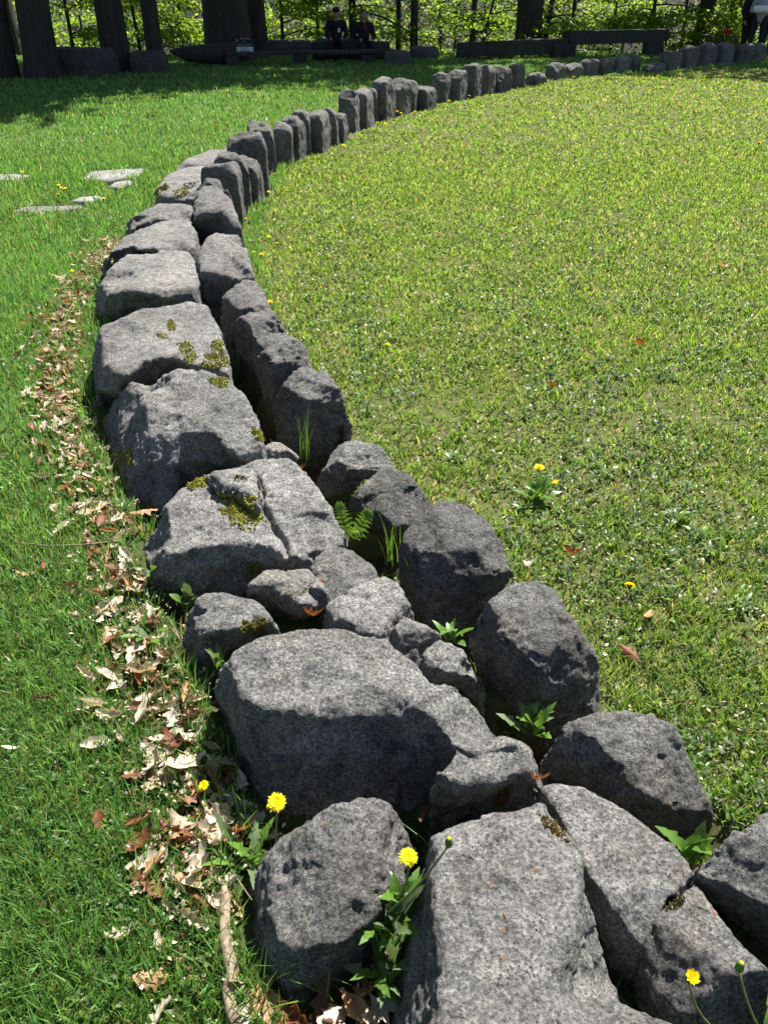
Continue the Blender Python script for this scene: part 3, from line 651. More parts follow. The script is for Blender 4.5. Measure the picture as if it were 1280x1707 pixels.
def lawn(inside):
    bag = Bag()
    for (d0, d1, N, segs) in ((.35, 3.4, 128000, 3), (2.8, 10.5, 135000, 1), (6.5, 28.0, 115000, 1)):
        x, y = scatter(N*2, d0, d1, .9 if d0 < 3 else 1.5)
        r = rad(x, y); k = (r < RR) if inside else (r > RR)
        k &= ~look(occ, x, y); sdist = strip_d(x, y)
        fade = np.minimum(sstep(d0*.99, d0*1.25, y) if d0 > 1 else 1, 1-sstep(d1*.72, d1, y) if d1 < 20 else 1); k &= rng.uniform(0, 1, len(x)) < fade
        if not inside:
            k &= rng.uniform(0, 1, len(x)) > np.where(y > 2.3, .35, .6)*(1-sstep(.03, .17, sdist))
        else:
            k &= rng.uniform(0, 1, len(x)) > .5*sstep(-.1, .45, n2(x, y, 2.3, 3, 21.0))*(d1 < 9)
        # nothing but dirt between the two rings of stones
        k &= ~((trench(x, y) > .085) & (rng.uniform(0, 1, len(x)) < .93))
        x, y, sdist = x[k], y[k], sdist[k]; n = len(x); d = np.hypot(y, 1.3)
        if inside: L = rng.uniform(.012, .036, n)*(1+.4*n2(x, y, 1.5, 2, 5.)); lean = rng.uniform(.3, .97, n)
        else: L = rng.uniform(.024, .056, n)*(1+.5*n2(x, y, 1.2, 3, 9.)); lean = rng.uniform(.1, .85, n)
        col = lawn_colour(x, y, inside)
        if True:        # part of the blades grow in tufts
            m = int(n/9); tc = rng.randint(0, n, m); pick = rng.uniform(0, 1, n) < (.6 if inside else .35); tid = rng.randint(0, m, n)[pick]
            dd = np.minimum(4, np.hypot(y[tc][tid], 1.3)/2.2)
            x[pick] = x[tc][tid]+rng.normal(0, .011, pick.sum())*dd; y[pick] = y[tc][tid]+rng.normal(0, .011, pick.sum())*dd
            ok = ~look(occ, x, y); x, y, L, lean, col, pick, sdist = x[ok], y[ok], L[ok], lean[ok], col[ok], pick[ok], sdist[ok]; n = len(x); d = np.hypot(y, 1.3)
            L = np.where(pick, L*1.45, L); lean = np.where(pick, lean*.8, lean)
            if inside:
                fresh_ = np.array([.14, .245, .045])*rng.uniform(.55, 1.5, n)[:, None]; col = np.where((pick & (rng.uniform(0, 1, n) < .8))[:, None], fresh_, col)
        L = L*(1+np.clip(d-6, 0, 20)*.012)
        edge = look(near_stone, x, y); L = np.where(edge & (d < 9), L*1.5, L)
        W = (.0026+.0010*rng.uniform(0, 1, n))*np.clip(d/2.0, .8, 9)*(1.45*(1+.35*sstep(2.5, 4.5, d)) if inside else 1.15)
        az = rng.uniform(0, 2*np.pi, n)+1.2*n2(x, y, 3, 2, 2.)
        bag.add(*blades(x, y, terrain(x, y)-.004, L, W, lean, az, col, segs))
    # broad leaved weeds, clover
    for (d0, d1, N, s) in ((.4, 3.5, 12000 if inside else 8000, 1.0), (3.3, 12, 9000, 1.5)):
        x, y = scatter(N*2, d0, d1, .9); r = rad(x, y); k = ((r < RR) if inside else (r > RR)) & ~look(occ, x, y)
        if inside: k &= n2(x, y, 2.0, 3, 31.0) > -.15
        else: k &= (n2(x, y, 1.6, 3, 41.0)+.35*(1-sstep(.1, .45, strip_d(x, y)))) > .12
        x, y = x[k], y[k]
        # rosettes: several leaves from one point
        m = 4; x = np.repeat(x, m); y = np.repeat(y, m); n = len(x)
        L = rng.uniform(.010, .026, n)*s; W = L*rng.uniform(.25, .5, n); az = rng.uniform(0, 6.28, n); lean = rng.uniform(.5, .97, n)
        base = np.where((rng.uniform(0, 1, n) < .6)[:, None], np.array([.075, .165, .022]), np.array([.105, .15, .05]))
        if inside: base = base*np.array([1.2, 1.1, 1.3])
        bag.add(*diamonds(x, y, terrain(x, y)+rng.uniform(0, .014, n), L, W, lean, az, base*rng.uniform(.6, 1.5, n)[:, None]))
    if inside:
        x, y = scatter(9000, .45, 4.5, .6); k = (rad(x, y) < RR) & ~look(occ, x, y) & (n2(x, y, 1.7, 3, 77.) > .0); x, y = np.repeat(x[k], 5), np.repeat(y[k], 5); n = len(x)
        L = rng.uniform(.02, .046, n); c = np.where((rng.uniform(0, 1, n) < .6)[:, None], np.array([.11, .21, .05]), np.array([.17, .20, .13]))*rng.uniform(.6, 1.4, n)[:, None]
        bag.add(*diamonds(x, y, terrain(x, y)+rng.uniform(0, .016, n), L, L*rng.uniform(.2, .34, n), rng.uniform(.5, .96, n), rng.uniform(0, 6.28, n), c))
    o = bag.build('grass', M['grass']); return o
lawn(False); lawn(True)
def gap_dressing():
    bag = Bag(); gi = np.argwhere(TR['a'] > .45); gi = gi[gi[:, 1] < (9-GY0)/CELL]
    def pts(n): k = gi[rng.randint(0, len(gi), n)]; p = (k+rng.uniform(0, 1, (n, 2)))*CELL+np.array([GX0, GY0]); return p[:, 0], p[:, 1]
    x, y = pts(5000); n = len(x); c = np.array([(.20, .12, .06), (.10, .055, .03), (.30, .22, .13), (.06, .04, .025)])[rng.randint(0, 4, n)]
    bag.add(*diamonds(x, y, terrain(x, y)+rng.uniform(0, .02, n), rng.uniform(.008, .035, n), rng.uniform(.006, .016, n), rng.uniform(.7, .99, n), rng.uniform(0, 6.28, n), c))
    x, y = pts(2600); n = len(x); L = rng.uniform(.02, .09, n); k = rng.uniform(0, 1, n)[:, None] < .5
    bag.add(*blades(x, y, terrain(x, y)-.004, L, np.full(n, .003), rng.uniform(.1, .8, n), rng.uniform(0, 6.28, n), np.where(k, np.array([.07, .16, .02]), np.array([.12, .13, .05])), 3))
    x, y = pts(1500); n = len(x); bag.add(*diamonds(x, y, terrain(x, y)+rng.uniform(0, .03, n), rng.uniform(.01, .03, n), rng.uniform(.008, .014, n), rng.uniform(.4, .95, n), rng.uniform(0, 6.28, n), np.repeat(np.array([[.07, .15, .025]]), n, 0)))
    bag.build('gap_litter', M['grass'])
gap_dressing()
def scraps():
    """dry clippings and painted pale leaf glints strewn over the ring lawn, crumbled leaf bits by the wall"""
    bag = Bag()
    for (d0, d1, N, s) in ((.5, 4, 14000, 1), (3.8, 14, 8000, 1.4)):
        x, y = scatter(N, d0, d1, 1.0); r = rad(x, y); k = (r < RR-.05) & ~look(occ, x, y) & (n2(x, y, 1.1, 3, 55.) > -.25); x, y = x[k], y[k]; n = len(x)
        L = rng.uniform(.005, .019, n)*s; pale = rng.uniform(0, 1, n)[:, None]
        c = np.where(pale < .45, np.array([.46, .44, .37]), np.where(pale < .8, np.array([.32, .27, .16]), np.array([.16, .09, .045])))*rng.uniform(.7, 1.25, n)[:, None]  # palest tone stands in for white glints on leaves
        bag.add(*diamonds(x, y, terrain(x, y)+rng.uniform(.004, .028, n), L, L*rng.uniform(.2, .6, n), rng.uniform(.85, .99, n), rng.uniform(0, 6.28, n), c))
    x, y = scatter(40000, .4, 8, .3); k = (strip_d(x, y) < .22*rng.uniform(.1, 1, len(x))) & ~look(occ, x, y) & (rad(x, y) > RR); x, y = x[k][:5000], y[k][:3000]; n = len(x)
    L = rng.uniform(.006, .016, n); pale = rng.uniform(0, 1, n)[:, None]
    c = np.where(pale < .55, np.array([.46, .38, .27]), np.where(pale < .8, np.array([.27, .15, .07]), np.array([.15, .05, .02])))*rng.uniform(.6, 1.3, n)[:, None]
    bag.add(*diamonds(x, y, rng.uniform(.002, .03, n), L, L*rng.uniform(.3, .8, n), rng.uniform(.7, .99, n), rng.uniform(0, 6.28, n), c))
    bag.build('leaf_crumbs_and_glints', M['scrap'])
scraps()

# ------------------------------------------------------------------ dead leaves, one by one
def leaf_mesh(name, lobed, curl, fold, seed, nst=9):
    rs = np.random.RandomState(seed); V = []; Fs = []
    for i in range(nst):
        s = i/(nst-1); wd = .30*math.sin(math.pi*min(1, s*.93+.05))**.8*(1-.25*s)
        if lobed: wd *= (1.25 if i % 2 else .62)
        wd *= rs.uniform(.7, 1.2); wr = wd*rs.uniform(.85, 1.15)
        a = curl*(s-.5); x = s-.5; z = .35*(math.cosh(a)-1)*(1 if curl > 0 else -.4)
        for u in (-1, -.5, 0, .5, 1):
            q = wd if u < 0 else wr
            V.append((x*(.92 if curl else 1)+(.06*abs(u) if lobed and i % 2 else 0), u*q*math.cos(fold*abs(u)), z+q*abs(u)**1.4*math.sin(fold)+rs.uniform(-.028, .028)))
    for i in range(nst-1):
        for k in range(4): Fs.append((i*5+k, i*5+k+1, (i+1)*5+k+1, (i+1)*5+k))
    n = len(V); V += [(-.5, .008, 0), (-.5, -.008, 0), (-.72, 0, .05)]; Fs.append((n, n+1, n+2))
    me = bpy.data.meshes.new(name); me.from_pydata(V, [], Fs); me.polygons.foreach_set('use_smooth', np.full(len(Fs), True)); me.update(); return me
LEAFM = []
for i in range(16):
    me = leaf_mesh('dead_leaf', i % 3 != 0, [1.6, 2.6, -1.2, .8, 2.0][i % 5], [.3, 1.0, -.4, .7][i % 4], 300+i)
    me.materials.append(M[['leaf_pale', 'leaf_pale', 'leaf_tan', 'leaf_pale', 'leaf_red', 'leaf_tan', 'leaf_pale', 'leaf_dark'][i % 8]]); LEAFM.append(me)
def leaf(x, y, z, s, label, group=None, me=None, rot=None, mat=None):
    m = me or LEAFM[rng.randint(16)]
    if mat: m = m.copy(); m.materials.clear(); m.materials.append(M[mat])
    o = link('dead_leaf', m, None, None, (x, y, z)); o.scale = (s, s, s)
    o.rotation_euler = rot or (rng.uniform(-.5, .5), rng.uniform(-.5, .5), rng.uniform(0, 6.28)); return tag(o, label, 'leaf', group)
# litter strip: 230 leaves, thicker towards the stones
cnt = 0
while cnt < 280:
    s = rng.uniform(0, 1)**.8*(len(LIT)-1); i = min(int(s), len(LIT)-2); p = LIT[i]+(LIT[i+1]-LIT[i])*(s-i)
    a, b = LIT[i], LIT[i+1]; nrm = np.array([-(b-a)[1], (b-a)[0]]); nrm /= np.linalg.norm(nrm); p = p+nrm*abs(rng.normal(0, .12))+rng.normal(0, .02, 2)-nrm*.03
    if look(occ, p[:1], p[1:])[0] or rad(*p) < RR: continue
    me_ = LEAFM[rng.randint(16)]; cn = {'dead_leaf_pale': 'pale bleached', 'dead_leaf_tan': 'tan', 'dead_leaf_red_brown': 'red-brown', 'dead_leaf_dark': 'dark brown'}[me_.materials[0].name]
    pl = ['the rounded boulder and dry branch', 'the rounded boulder', 'the largest block', 'the largest block', 'the small rounded moss stone', 'the cracked moss block', 'the bulky block', 'the bulky block', 'the moss cushion block', 'the moss-free block', 'the pale flat block'][i]
    lb = '%s dry leaf in the litter strip left of %s' % (cn, pl); leaf(p[0], p[1], rng.uniform(.010, .038), rng.uniform(.035, .082), lb, 'dry leaves in the litter strip', me_); cnt += 1
LV = [get_v(m) for m in LEAFM]; LFc = [np.array([tuple(p.vertices) for p in m.polygons if len(p.vertices) == 4]) for m in LEAFM]
bag = Bag(); tries = 0
while tries < 1000:
    s_ = rng.uniform(0, 1)**.65*(len(LIT)-1); i = min(int(s_), len(LIT)-2); a, b = LIT[i], LIT[i+1]; p = a+(b-a)*(s_-i); nrm = np.array([-(b-a)[1], (b-a)[0]]); nrm /= np.linalg.norm(nrm)
    p = p+nrm*rng.normal(.03, .07); tries += 1
    if tries > 780: g_ = rng.uniform(0, 1); p = np.array([RC[0]+(RR+.2)*math.cos(math.pi+.45-g_*.75), RC[1]-(RR+.2)*math.sin(math.pi+.45-g_*.75)*-1])+rng.normal(0, .12, 2)
    if look(occ, p[:1], p[1:])[0] or (tries <= 780 and rad(*p) < RR): continue
    k = rng.randint(16); e = Matrix.Rotation(rng.uniform(0, 6.28), 3, 'Z') @ Matrix.Rotation(rng.uniform(-.6, .6), 3, 'X') @ Matrix.Rotation(rng.uniform(-.5, .5), 3, 'Y'); v = LV[k]*rng.uniform(.03, .075)@np.array(e).T
    v = v+np.array([p[0], p[1], float(terrain(p[0], p[1]))+rng.uniform(.006, .032)]); q = LFc[k]; T = np.concatenate([q[:, :3], q[:, [0, 2, 3]]])
    c = np.array([(.46, .38, .28), (.36, .26, .16), (.5, .43, .33), (.2, .08, .035), (.40, .33, .24)][rng.randint(5)])*rng.uniform(.7, 1.2); bag.add(v, T, np.repeat(c[None], len(v), 0))
bag.build('leaf_litter', M['scrap'])
# leaves that can be told apart
def lf(px, py, s, label, mi, mat, z=.03, rot=None, grp=None):
    p = at(px, py, z); return leaf(p[0], p[1], z, s, label, grp, LEAFM[mi], rot, mat)
lf(955, 925, .085, 'red-brown lobed leaf lying flat in the lawn right of the round boulder', 1, 'leaf_red', .04, (-.5, .2, .3))
lf(1082, 1026, .06, 'small tan leaf with white sun spots, between dandelion and red leaves', 0, 'leaf_tan', .03, (-.4, .2, 1))
lf(1050, 1088, .075, 'dark red lobed leaf beside the rough topped angular boulder', 2, 'leaf_red', .03, (-.35, -.2, 2.3))
lf(1070, 572, .085, 'curled orange-brown leaf standing up in the middle of the lawn', 4, 'leaf_red', .05, (-1.0, .3, .5))
lf(880, 938, .055, 'pale curled leaf just right of the round boulder', 6, 'leaf_pale', .025, (.2, .1, .2))
lf(728, 808, .06, 'brown leaf standing on edge by the low wedge stone', 5, 'leaf_tan', .03, (-1.1, .2, 1.4))
lf(523, 1026, .06, 'red-brown leaf caught under the pale cracked slab', 1, 'leaf_red', .13, (-.4, .1, .2))
lf(506, 778, .055, 'rust coloured leaf in the tuft between posts and moss-patched block', 0, 'leaf_red', .06, (-1.2, .2, 1.0))
lf(536, 972, .045, 'thin rust leaf stuck between the fine-cracked stone and flat stone', 5, 'leaf_red', .15, (-1.2, .4, 1.0))
lf(712, 1355, .07, 'dark brown leaf wedged in the hole beside the rounded boulder', 3, 'leaf_dark', .10, (-1.0, .3, 1.2))
lf(895, 1300, .05, 'orange leaf edge tucked under the lower hump of the largest block', 1, 'leaf_red', .19, (-.3, .2, .1))
lf(1207, 442, .085, 'tan leaf far out on the right lawn', 6, 'leaf_tan', .03, (-.3, .1, .2))
lf(922, 642, .06, 'small orange leaf scrap in the lawn left of the curled one', 4, 'leaf_red', .03, (-.7, .1, .2))
lf(240, 850, .10, 'large tan leaf lying against the foot of the cracked moss block', 2, 'leaf_tan', .04, (-.3, .1, .4))
lf(235, 960, .10, 'broad bleached leaf at the left end of the cracked moss block', 3, 'leaf_pale', .03, (-.3, .1, 2.4))
lf(235, 1118, .095, 'rolled pale leaf left of the small rounded moss stone', 1, 'leaf_pale', .03, (.3, .3, .6))
lf(312, 1275, .10, 'big pale lobed leaf lying left of the largest block', 4, 'leaf_pale', .035, (-.3, .1, .5))
lf(230, 1288, .075, 'brown and white curled leaf alone in the clover', 2, 'leaf_red', .03, (-.5, .2, .3))
lf(325, 1535, .07, 'white curled leaf on the grass left of the dry branch', 1, 'leaf_pale', .03, (.2, .4, -.4))
lf(318, 1225, .06, 'small white leaf between the rolled pale leaf and big lobed one', 6, 'leaf_pale', .03, (-.2, .1, .2))
lf(75, 1165, .055, 'little brown leaf alone in the left lawn', 5, 'leaf_dark', .03, (-.3, .2, .3))
lf(18, 1248, .045, 'crumpled pale leaf at the left picture edge', 0, 'leaf_pale', .035, (-.5, .4, .3))
lf(270, 1690, .07, 'pale leaf standing in the grass at the bottom left edge', 7, 'leaf_pale', .03, (-1.0, .2, 1.3))
lf(400, 1385, .075, 'red-brown curled leaf under the tall dandelion', 4, 'leaf_red', .05, (-.8, .2, .4)); lf(372, 1400, .085, 'bleached torn leaf under the tall dandelion', 1, 'leaf_pale', .04, (-.4, .2, 1.4))
for k, (px, py, mt) in enumerate(((460,1690,'leaf_tan'),(500,1700,'leaf_red'),(560,1690,'leaf_pale'),(600,1685,'leaf_tan'),(625,1690,'leaf_pale'),(610,1660,'leaf_tan'),(540,1672,'leaf_dark'),(440,1660,'leaf_tan'),(420,1680,'leaf_pale'))):
    lf(px, py, .085, 'crisp brown leaf heaped in the hollow below the rounded boulder', k, mt, .03, None, 'leaves heaped below the rounded boulder')
def bud_scale():
    m = MB(); m.add([(-.5, 0, 0), (-.15, .16, .08), (-.15, -.16, .08), (.25, .13, .10), (.25, -.13, .10), (.5, 0, .02), (0, 0, .2)], [(0, 2, 6), (0, 6, 1), (1, 6, 3), (2, 4, 6), (3, 6, 5), (4, 5, 6)])
    return m.mesh('bud_scale')
BS = bud_scale(); BS.materials.append(simple('bud_scale', (.20, .085, .035), .6, .4, 300, 0))
for key, px, py, lab, g in (('A', 818,1478,None,1),('A', 841,1526,None,1),('A', 839,1550,None,1),('A', 836,1597,None,1),('A', 894,1449,None,1),('A', 802,1353,None,1),('B', 537,1373,'single brown bud scale on top of the rounded boulder',0),('C', 542,1163,'single brown bud scale on top of the largest block',0),('V',1190,1522,'single brown bud scale on the corner slab',0)):
    h = hit(key, px, py)
    if h[0] is None: continue
    o = link('bud_scale', BS, None, None, h[0]); s = rng.uniform(.010, .015); o.scale = (s, s, s); o.rotation_euler = (0, 0, rng.uniform(0, 6.28))
    tag(o, lab or 'tiny brown bud scale lying on the long front block', 'bud scale', 'bud scales on the front block' if g else None)

# ------------------------------------------------------------------ dandelions and other plants
def curve_pts(p0, p1, bend, n=6):
    p0, p1 = Vector(p0), Vector(p1); b = Vector(bend)
    return [p0.lerp(p1, t/(n-1))+b*math.sin(math.pi*t/(n-1)) for t in range(n)]
def head_mesh(seed, half=False):
    rs = np.random.RandomState(seed); V = []; Fs = []
    for r, (n, L, el) in enumerate(((34, 1.0, .10), (32, .9, .38), (28, .76, .66), (22, .6, .92), (14, .46, 1.2))):
        if half: el = el*.4+.85
        for k in range(n):
            a = 2*math.pi*(k+rs.uniform(-.3, .3))/n; e = el+rs.uniform(-.15, .15); l = L*rs.uniform(.85, 1.1); w = .085
            d = np.array([math.cos(a)*math.cos(e), math.sin(a)*math.cos(e), math.sin(e)]); t = np.array([-math.sin(a), math.cos(a), 0])
            b = len(V); V += [d*.12-t*w*.5, d*.12+t*w*.5, d*l*.7+t*w, d*l*.7-t*w, d*l-np.array([0, 0, .06])]; Fs += [(b, b+1, b+2, b+3), (b+3, b+2, b+4)]
    me = bpy.data.meshes.new('petals'); me.from_pydata([tuple(v) for v in V], [], Fs); me.update(); me.materials.append(M['petal']); return me
HEADS = [head_mesh(1), head_mesh(2), head_mesh(3, True)]
def dandelion(label, head, base, r=.018, bend=(0, 0, .01), tilt=(0, 0), kind=0, group=None):
    """kind 0 open, 2 half open, 1 closed bud"""
    t = empty('dandelion', base, label, 'dandelion', group); h = Vector(head)-Vector(base)
    pts = curve_pts((0, 0, 0), h-Vector((0, 0, r*.5)), bend)
    MB().tube(pts, [.0021]*5+[.0017], 6).build('stem', M['stem'], t, True)
    b = MB()
    if kind == 1:
        b.tube([h+Vector((0, 0, z*r)) for z in (-.9, -.5, .2, .8, 1.1)], [r*.3, r*.55, r*.6, r*.42, r*.3], 8)
        b.build('bract_cup', M['weed'], t, True)
        p = MB(); p.tube([h+Vector((0, 0, z*r)) for z in (.8, 1.15, 1.3)], [r*.30, r*.26, r*.12], 7); p.build('petals', M['petal'], t)
    else:
        b.tube([h+Vector((0, 0, z*r)) for z in (-.75, -.45, -.05, .12)], [r*.14, r*.34, r*.42, r*.5], 8); b.build('bract_cup', M['weed'], t, True)
        o = link('petals', HEADS[2 if kind == 2 else rng.randint(2)], None, t, h); o.scale = (r, r, r); o.rotation_euler = (tilt[0], tilt[1], rng.uniform(0, 6))
    return t
def dn(hx, hy, hz, bx, by, bz, *a, **k): return dandelion(k.pop('label'), at(hx, hy, hz), at(bx, by, bz), *a, **k)
dn(461, 1338, .16, 459, 1442, .0, .0215, (.0, 0, .0), (.25, 0), label='tallest open dandelion on a straight stem between dead leaves and the rounded boulder')
dn(681, 1429, .29, 648, 1515, .14, .0175, (.012, 0, .0), (.15, .1), label='open dandelion in the gap between rounded boulder and the long front block')
dn(748, 1405, .37, 645, 1522, .17, .011, (.004, 0, -.012), kind=1, label='closed yellow tipped dandelion bud leaning over the long front block')
dn(1150, 1630, .27, 1210, 1735, .08, .017, (-.015, 0, .0), (.2, .15), kind=2, label='half open dandelion over the corner slab')
dn(1232, 1612, .28, 1285, 1750, .08, .0115, (-.008, 0, .0), kind=1, label='dark closed dandelion bud at the right bottom corner')
dn(340, 1310, .05, 345, 1345, .0, .014, (0, 0, 0), (.4, 0), label='small dandelion low among clover left of the largest block')
dn(898, 780, .085, 893, 830, .0, .021, (0, 0, 0), (.2, 0), label='big dandelion standing in a leafy clump on the right lawn')
dn(924, 804, .05, 915, 826, .0, .013, (0, 0, 0), (.3, .2), label='little dandelion beside the big one in the leafy clump')
dn(1049, 976, .05, 1052, 1000, .0, .018, (0, 0, 0), (.9, .3), label='tilted dandelion alone between the brown leaves of the right lawn')
dn(645, 575, .05, 645, 592, .0, .016, (0, 0, 0), (.3, 0), label='lone dandelion in the right lawn near the squat shaded post')
for px, py, lab in ((448,395,'farthest of four dandelions beside the big blocky post'),(462,406,'rightmost of four dandelions beside the big blocky post'),(423,421,'leftmost of four dandelions beside the big blocky post'),(436,424,'second from the left of four dandelions beside the big blocky post'),
        (395,350,'dandelion against the foot of the round crowned post'),(410,365,'dandelion a step in front of the one at the round crowned post'),(448,320,'dandelion at the foot of the stubby overhanging post'),(450,503,'dandelion at the foot of the narrow peaked post')):
    dn(px, py, .06, px, py+14, 0, .017, (0, 0, 0), (.3, 0), label=lab)
for k, (px, py) in enumerate(((98,309),(103,313),(107,315),(97,324),(110,314))): dn(px, py, .08, px, py+11, 0, .017, (0, 0, 0), (.3, 0), label='dandelion in the small clump behind the long low slab', group='dandelion clump by the slabs')
dn(201,313,.06,201,321,0,.018,(0,0,0),(.3,0),label='dandelion in front of the small pale slab'); dn(173,331,.06,173,339,0,.018,(0,0,0),(.3,0),label='dandelion at the right end of the narrow slab')
dn(121,452,.05,121,462,0,.016,(0,0,0),(.3,0),label='dandelion at the edge of the litter strip left of the moss-free block'); dn(38,287,.06,38,293,0,.017,(0,0,0),(.3,0),label='dandelion behind the slab at the left picture edge')
for k, (px, py) in enumerate(((630,205),(642,207),(662,186),(668,189),(692,186),(748,168),(782,160),(908,140),(956,128),(1096,127),(1265,238),(1036,130),(573,243))):
    dn(px, py, .09, px, py+6, 0, .026, (0, 0, 0), (.3, 0), label='tiny far dandelion in the grass along the distant posts' if k != 10 else 'lone yellow dandelion far out at the right edge of the lawn', group='far dandelions along the posts' if k != 10 else None)

def toothed(name, L, W, seed, teeth=True, arch=.25, nst=9):
    rs = np.random.RandomState(seed); V = []; Fs = []
    for i in range(nst):
        s = i/(nst-1); w = W*(math.sin(math.pi*min(1, s**1.4*.92+.06)))*(1 if not teeth else (1.15 if i % 2 else .55))
        z = L*(arch*4*s*(1-s)*.5+.15*s); x = L*s
        V += [(x-(.10*L*(i % 2) if teeth else 0), -w, z+w*.25), (x, 0, z), (x-(.10*L*(i % 2) if teeth else 0), w, z+w*.25)]
    for i in range(nst-1):
        for k in (0, 1): Fs.append((i*3+k, i*3+k+1, (i+1)*3+k+1, (i+1)*3+k))
    me = bpy.data.meshes.new(name); me.from_pydata(V, [], Fs); me.polygons.foreach_set('use_smooth', np.full(len(Fs), True)); me.update(); return me
def rosette(name, label, cat, base, n, L, W, mats, up=(.3, 1.1), teeth=True, seed=1, group=None, arch=.25):
    rs = np.random.RandomState(seed); t = empty(name, base, label, cat, group)
    n = int(n*1.5)
    for k in range(n):
        l = L*rs.uniform(.35, 1.0); o = link('leaf', toothed('leaf', l, W*rs.uniform(.5, .9), seed*31+k, teeth, arch*rs.uniform(.4, 1.3)), M[mats[k % len(mats)]], t)
        o.rotation_euler = (rs.uniform(-.3, .3), -rs.uniform(*up), 2*math.pi*k/n+rs.uniform(-.8, .8)); o.location = (rs.normal(0, .012), rs.normal(0, .012), 0)
    return t
rosette('dandelion_plant', 'dusty toothed leaves low in the hollow at the left foot of the long front block', 'plant', at(640,1640,.03), 10, .12, .014, ['weed_grey', 'weed'], (.3, 1.2), seed=25)
W3 = ['weed_bright', 'weed', 'weed_bright', 'weed_grey']
rosette('dandelion_plant', 'bright dandelion leaves standing in the gap beside the black right-edge boulder', 'plant', at(1145,1432,.06), 9, .12, .022, W3, (.5, 1.3), seed=11)
rosette('dandelion_plant', 'dark toothed leaves growing down between rounded boulder and long front block', 'plant', at(648,1560,.08), 13, .15, .016, ['weed', 'weed_grey', 'weed_bright'], (.3, 1.3), seed=12)
rosette('dandelion_plant', 'few toothed leaves under the open dandelion in the gap', 'plant', at(655,1505,.13), 8, .10, .016, W3, (.2, 1.0), seed=13)
rosette('dandelion_plant', 'shaded leaves at the foot of the two-faced angular boulder', 'plant', at(893,1215,.03), 9, .12, .02, W3, (.3, 1.2), seed=14)
rosette('vetch_sprig', 'small bright sprig between round boulder and angular boulder', 'plant', at(755,1062,.05), 7, .09, .013, ['weed_bright', 'weed'], (.2, .9), False, seed=15)
rosette('leafy_weed', 'weed with smooth upright leaves behind the small rounded moss stone', 'plant', at(315,1010,.01), 6, .12, .016, ['weed_grey', 'weed'], (.5, 1.3), False, seed=16)
rosette('leafy_weed', 'weed with three long leaves in front of the small rounded moss stone', 'plant', at(362,1112,.05), 5, .10, .011, ['weed_bright', 'weed_grey', 'weed'], (.3, 1.2), False, seed=17)
rosette('leafy_weed', 'dark leaved weed at the left foot of the moss-patched block', 'plant', at(268,975,.0), 7, .11, .016, ['weed', 'weed_grey'], (.4, 1.2), False, seed=18)
rosette('dandelion_plant', 'sprawling toothed leaves around the foot of the tall dandelion', 'plant', at(420,1440,.0), 10, .13, .016, W3, (.2, .9), seed=19)
rosette('dandelion_plant', 'leafy clump under the big dandelion in the lawn', 'plant', at(893,835,.0), 14, .13, .016, ['weed', 'weed_bright'], (.3, 1.1), seed=20)
rosette('dandelion_plant', 'grey-green leaves at the right bottom corner', 'plant', at(1290,1740,.1), 7, .11, .02, ['weed_grey', 'weed'], (.4, 1.1), seed=21)
rosette('dandelion_plant', 'lit single leaf sprig on the left shoulder between the moss cushion block and bulky block', 'plant', at(195,645,.06), 3, .13, .016, ['weed_bright'], (.9, 1.4), seed=22)
rosette('leafy_weed', 'low bright leaves in the litter below the moss-patched block', 'plant', at(250,1065,.0), 8, .10, .014, W3, (.2, .8), False, seed=23)
for k, (px, py) in enumerate(((1165,905),(1190,925),(870,850),(1000,790),(760,770),(1130,870),(1230,1010))):
    rosette('leafy_weed', 'low rosette of pointed weed leaves in the right lawn', 'plant', at(px, py, 0), 9, .075, .010, ['weed', 'weed_bright', 'weed_grey'], (.1, .7), False, 40+k, 'weed rosettes in the right lawn')
def fern(base, label):
    t = empty('fern', base, label, 'fern')
    for k, (dx, dy, dz, L) in enumerate(((-.035, .03, .13, 1), (.06, .02, .11, 1), (.03, -.04, .06, .7))):
        m = MB(); pts = curve_pts((0, 0, 0), (dx, dy, dz), (dx*.25, 0, .03), 12); m.tube(pts, [.0012]*12, 4)
        for i in range(2, 12):
            a = pts[i]; tg = (pts[min(i+1, 11)]-pts[i-1]).normalized(); sd_ = tg.cross(Vector((0, -.7, .7))).normalized(); l = .034*(1-(i-2)/11)*L+.004
            for s in (-1, 1):
                b = a+sd_*s*l+tg*.006; q = tg*.0048; m.add([a-q, a+q, (a+b)/2+q*1.1+Vector((0, 0, .003)), b, (a+b)/2-q*1.1+Vector((0, 0, .003))], [(0, 1, 2, 3, 4)])
        m.build('frond', M['weed_bright'], t)
fern(at(585, 905, .03), 'pale young fern between the moss-patched block and low wedge stone')
def tuft(base, n, L, label, seed, mat='weed_bright', spread=.35, w=.003):
    rs = np.random.RandomState(seed); m = MB()
    for k in range(n):
        a = rs.uniform(0, 6.28); l = L*rs.uniform(.5, 1.1); s = rs.uniform(.05, spread); b = Vector((rs.normal(0, .012), rs.normal(0, .012), 0))
        tip = b+Vector((math.cos(a)*s*l, math.sin(a)*s*l, l)); pts = curve_pts(b, tip, (-math.cos(a)*s*l*.25, -math.sin(a)*s*l*.25, 0), 5); wd = Vector((math.cos(a+1.6), math.sin(a+1.6), 0))*w*.5
        V = []; Fs = []
        for i, p in enumerate(pts): q = wd*(1-(i/4)**2*.97); V += [p-q, p+q]
        for i in range(4): Fs.append((2*i, 2*i+1, 2*i+3, 2*i+2))
        m.add(V, Fs)
    o = m.build('grass_tuft', M[mat], None, False, base); return tag(o, label, 'grass tuft')
tuft(at(508,765,.0), 16, .21, 'tall grass tuft at the foot of the squat shaded post', 1, spread=.3, w=.004)
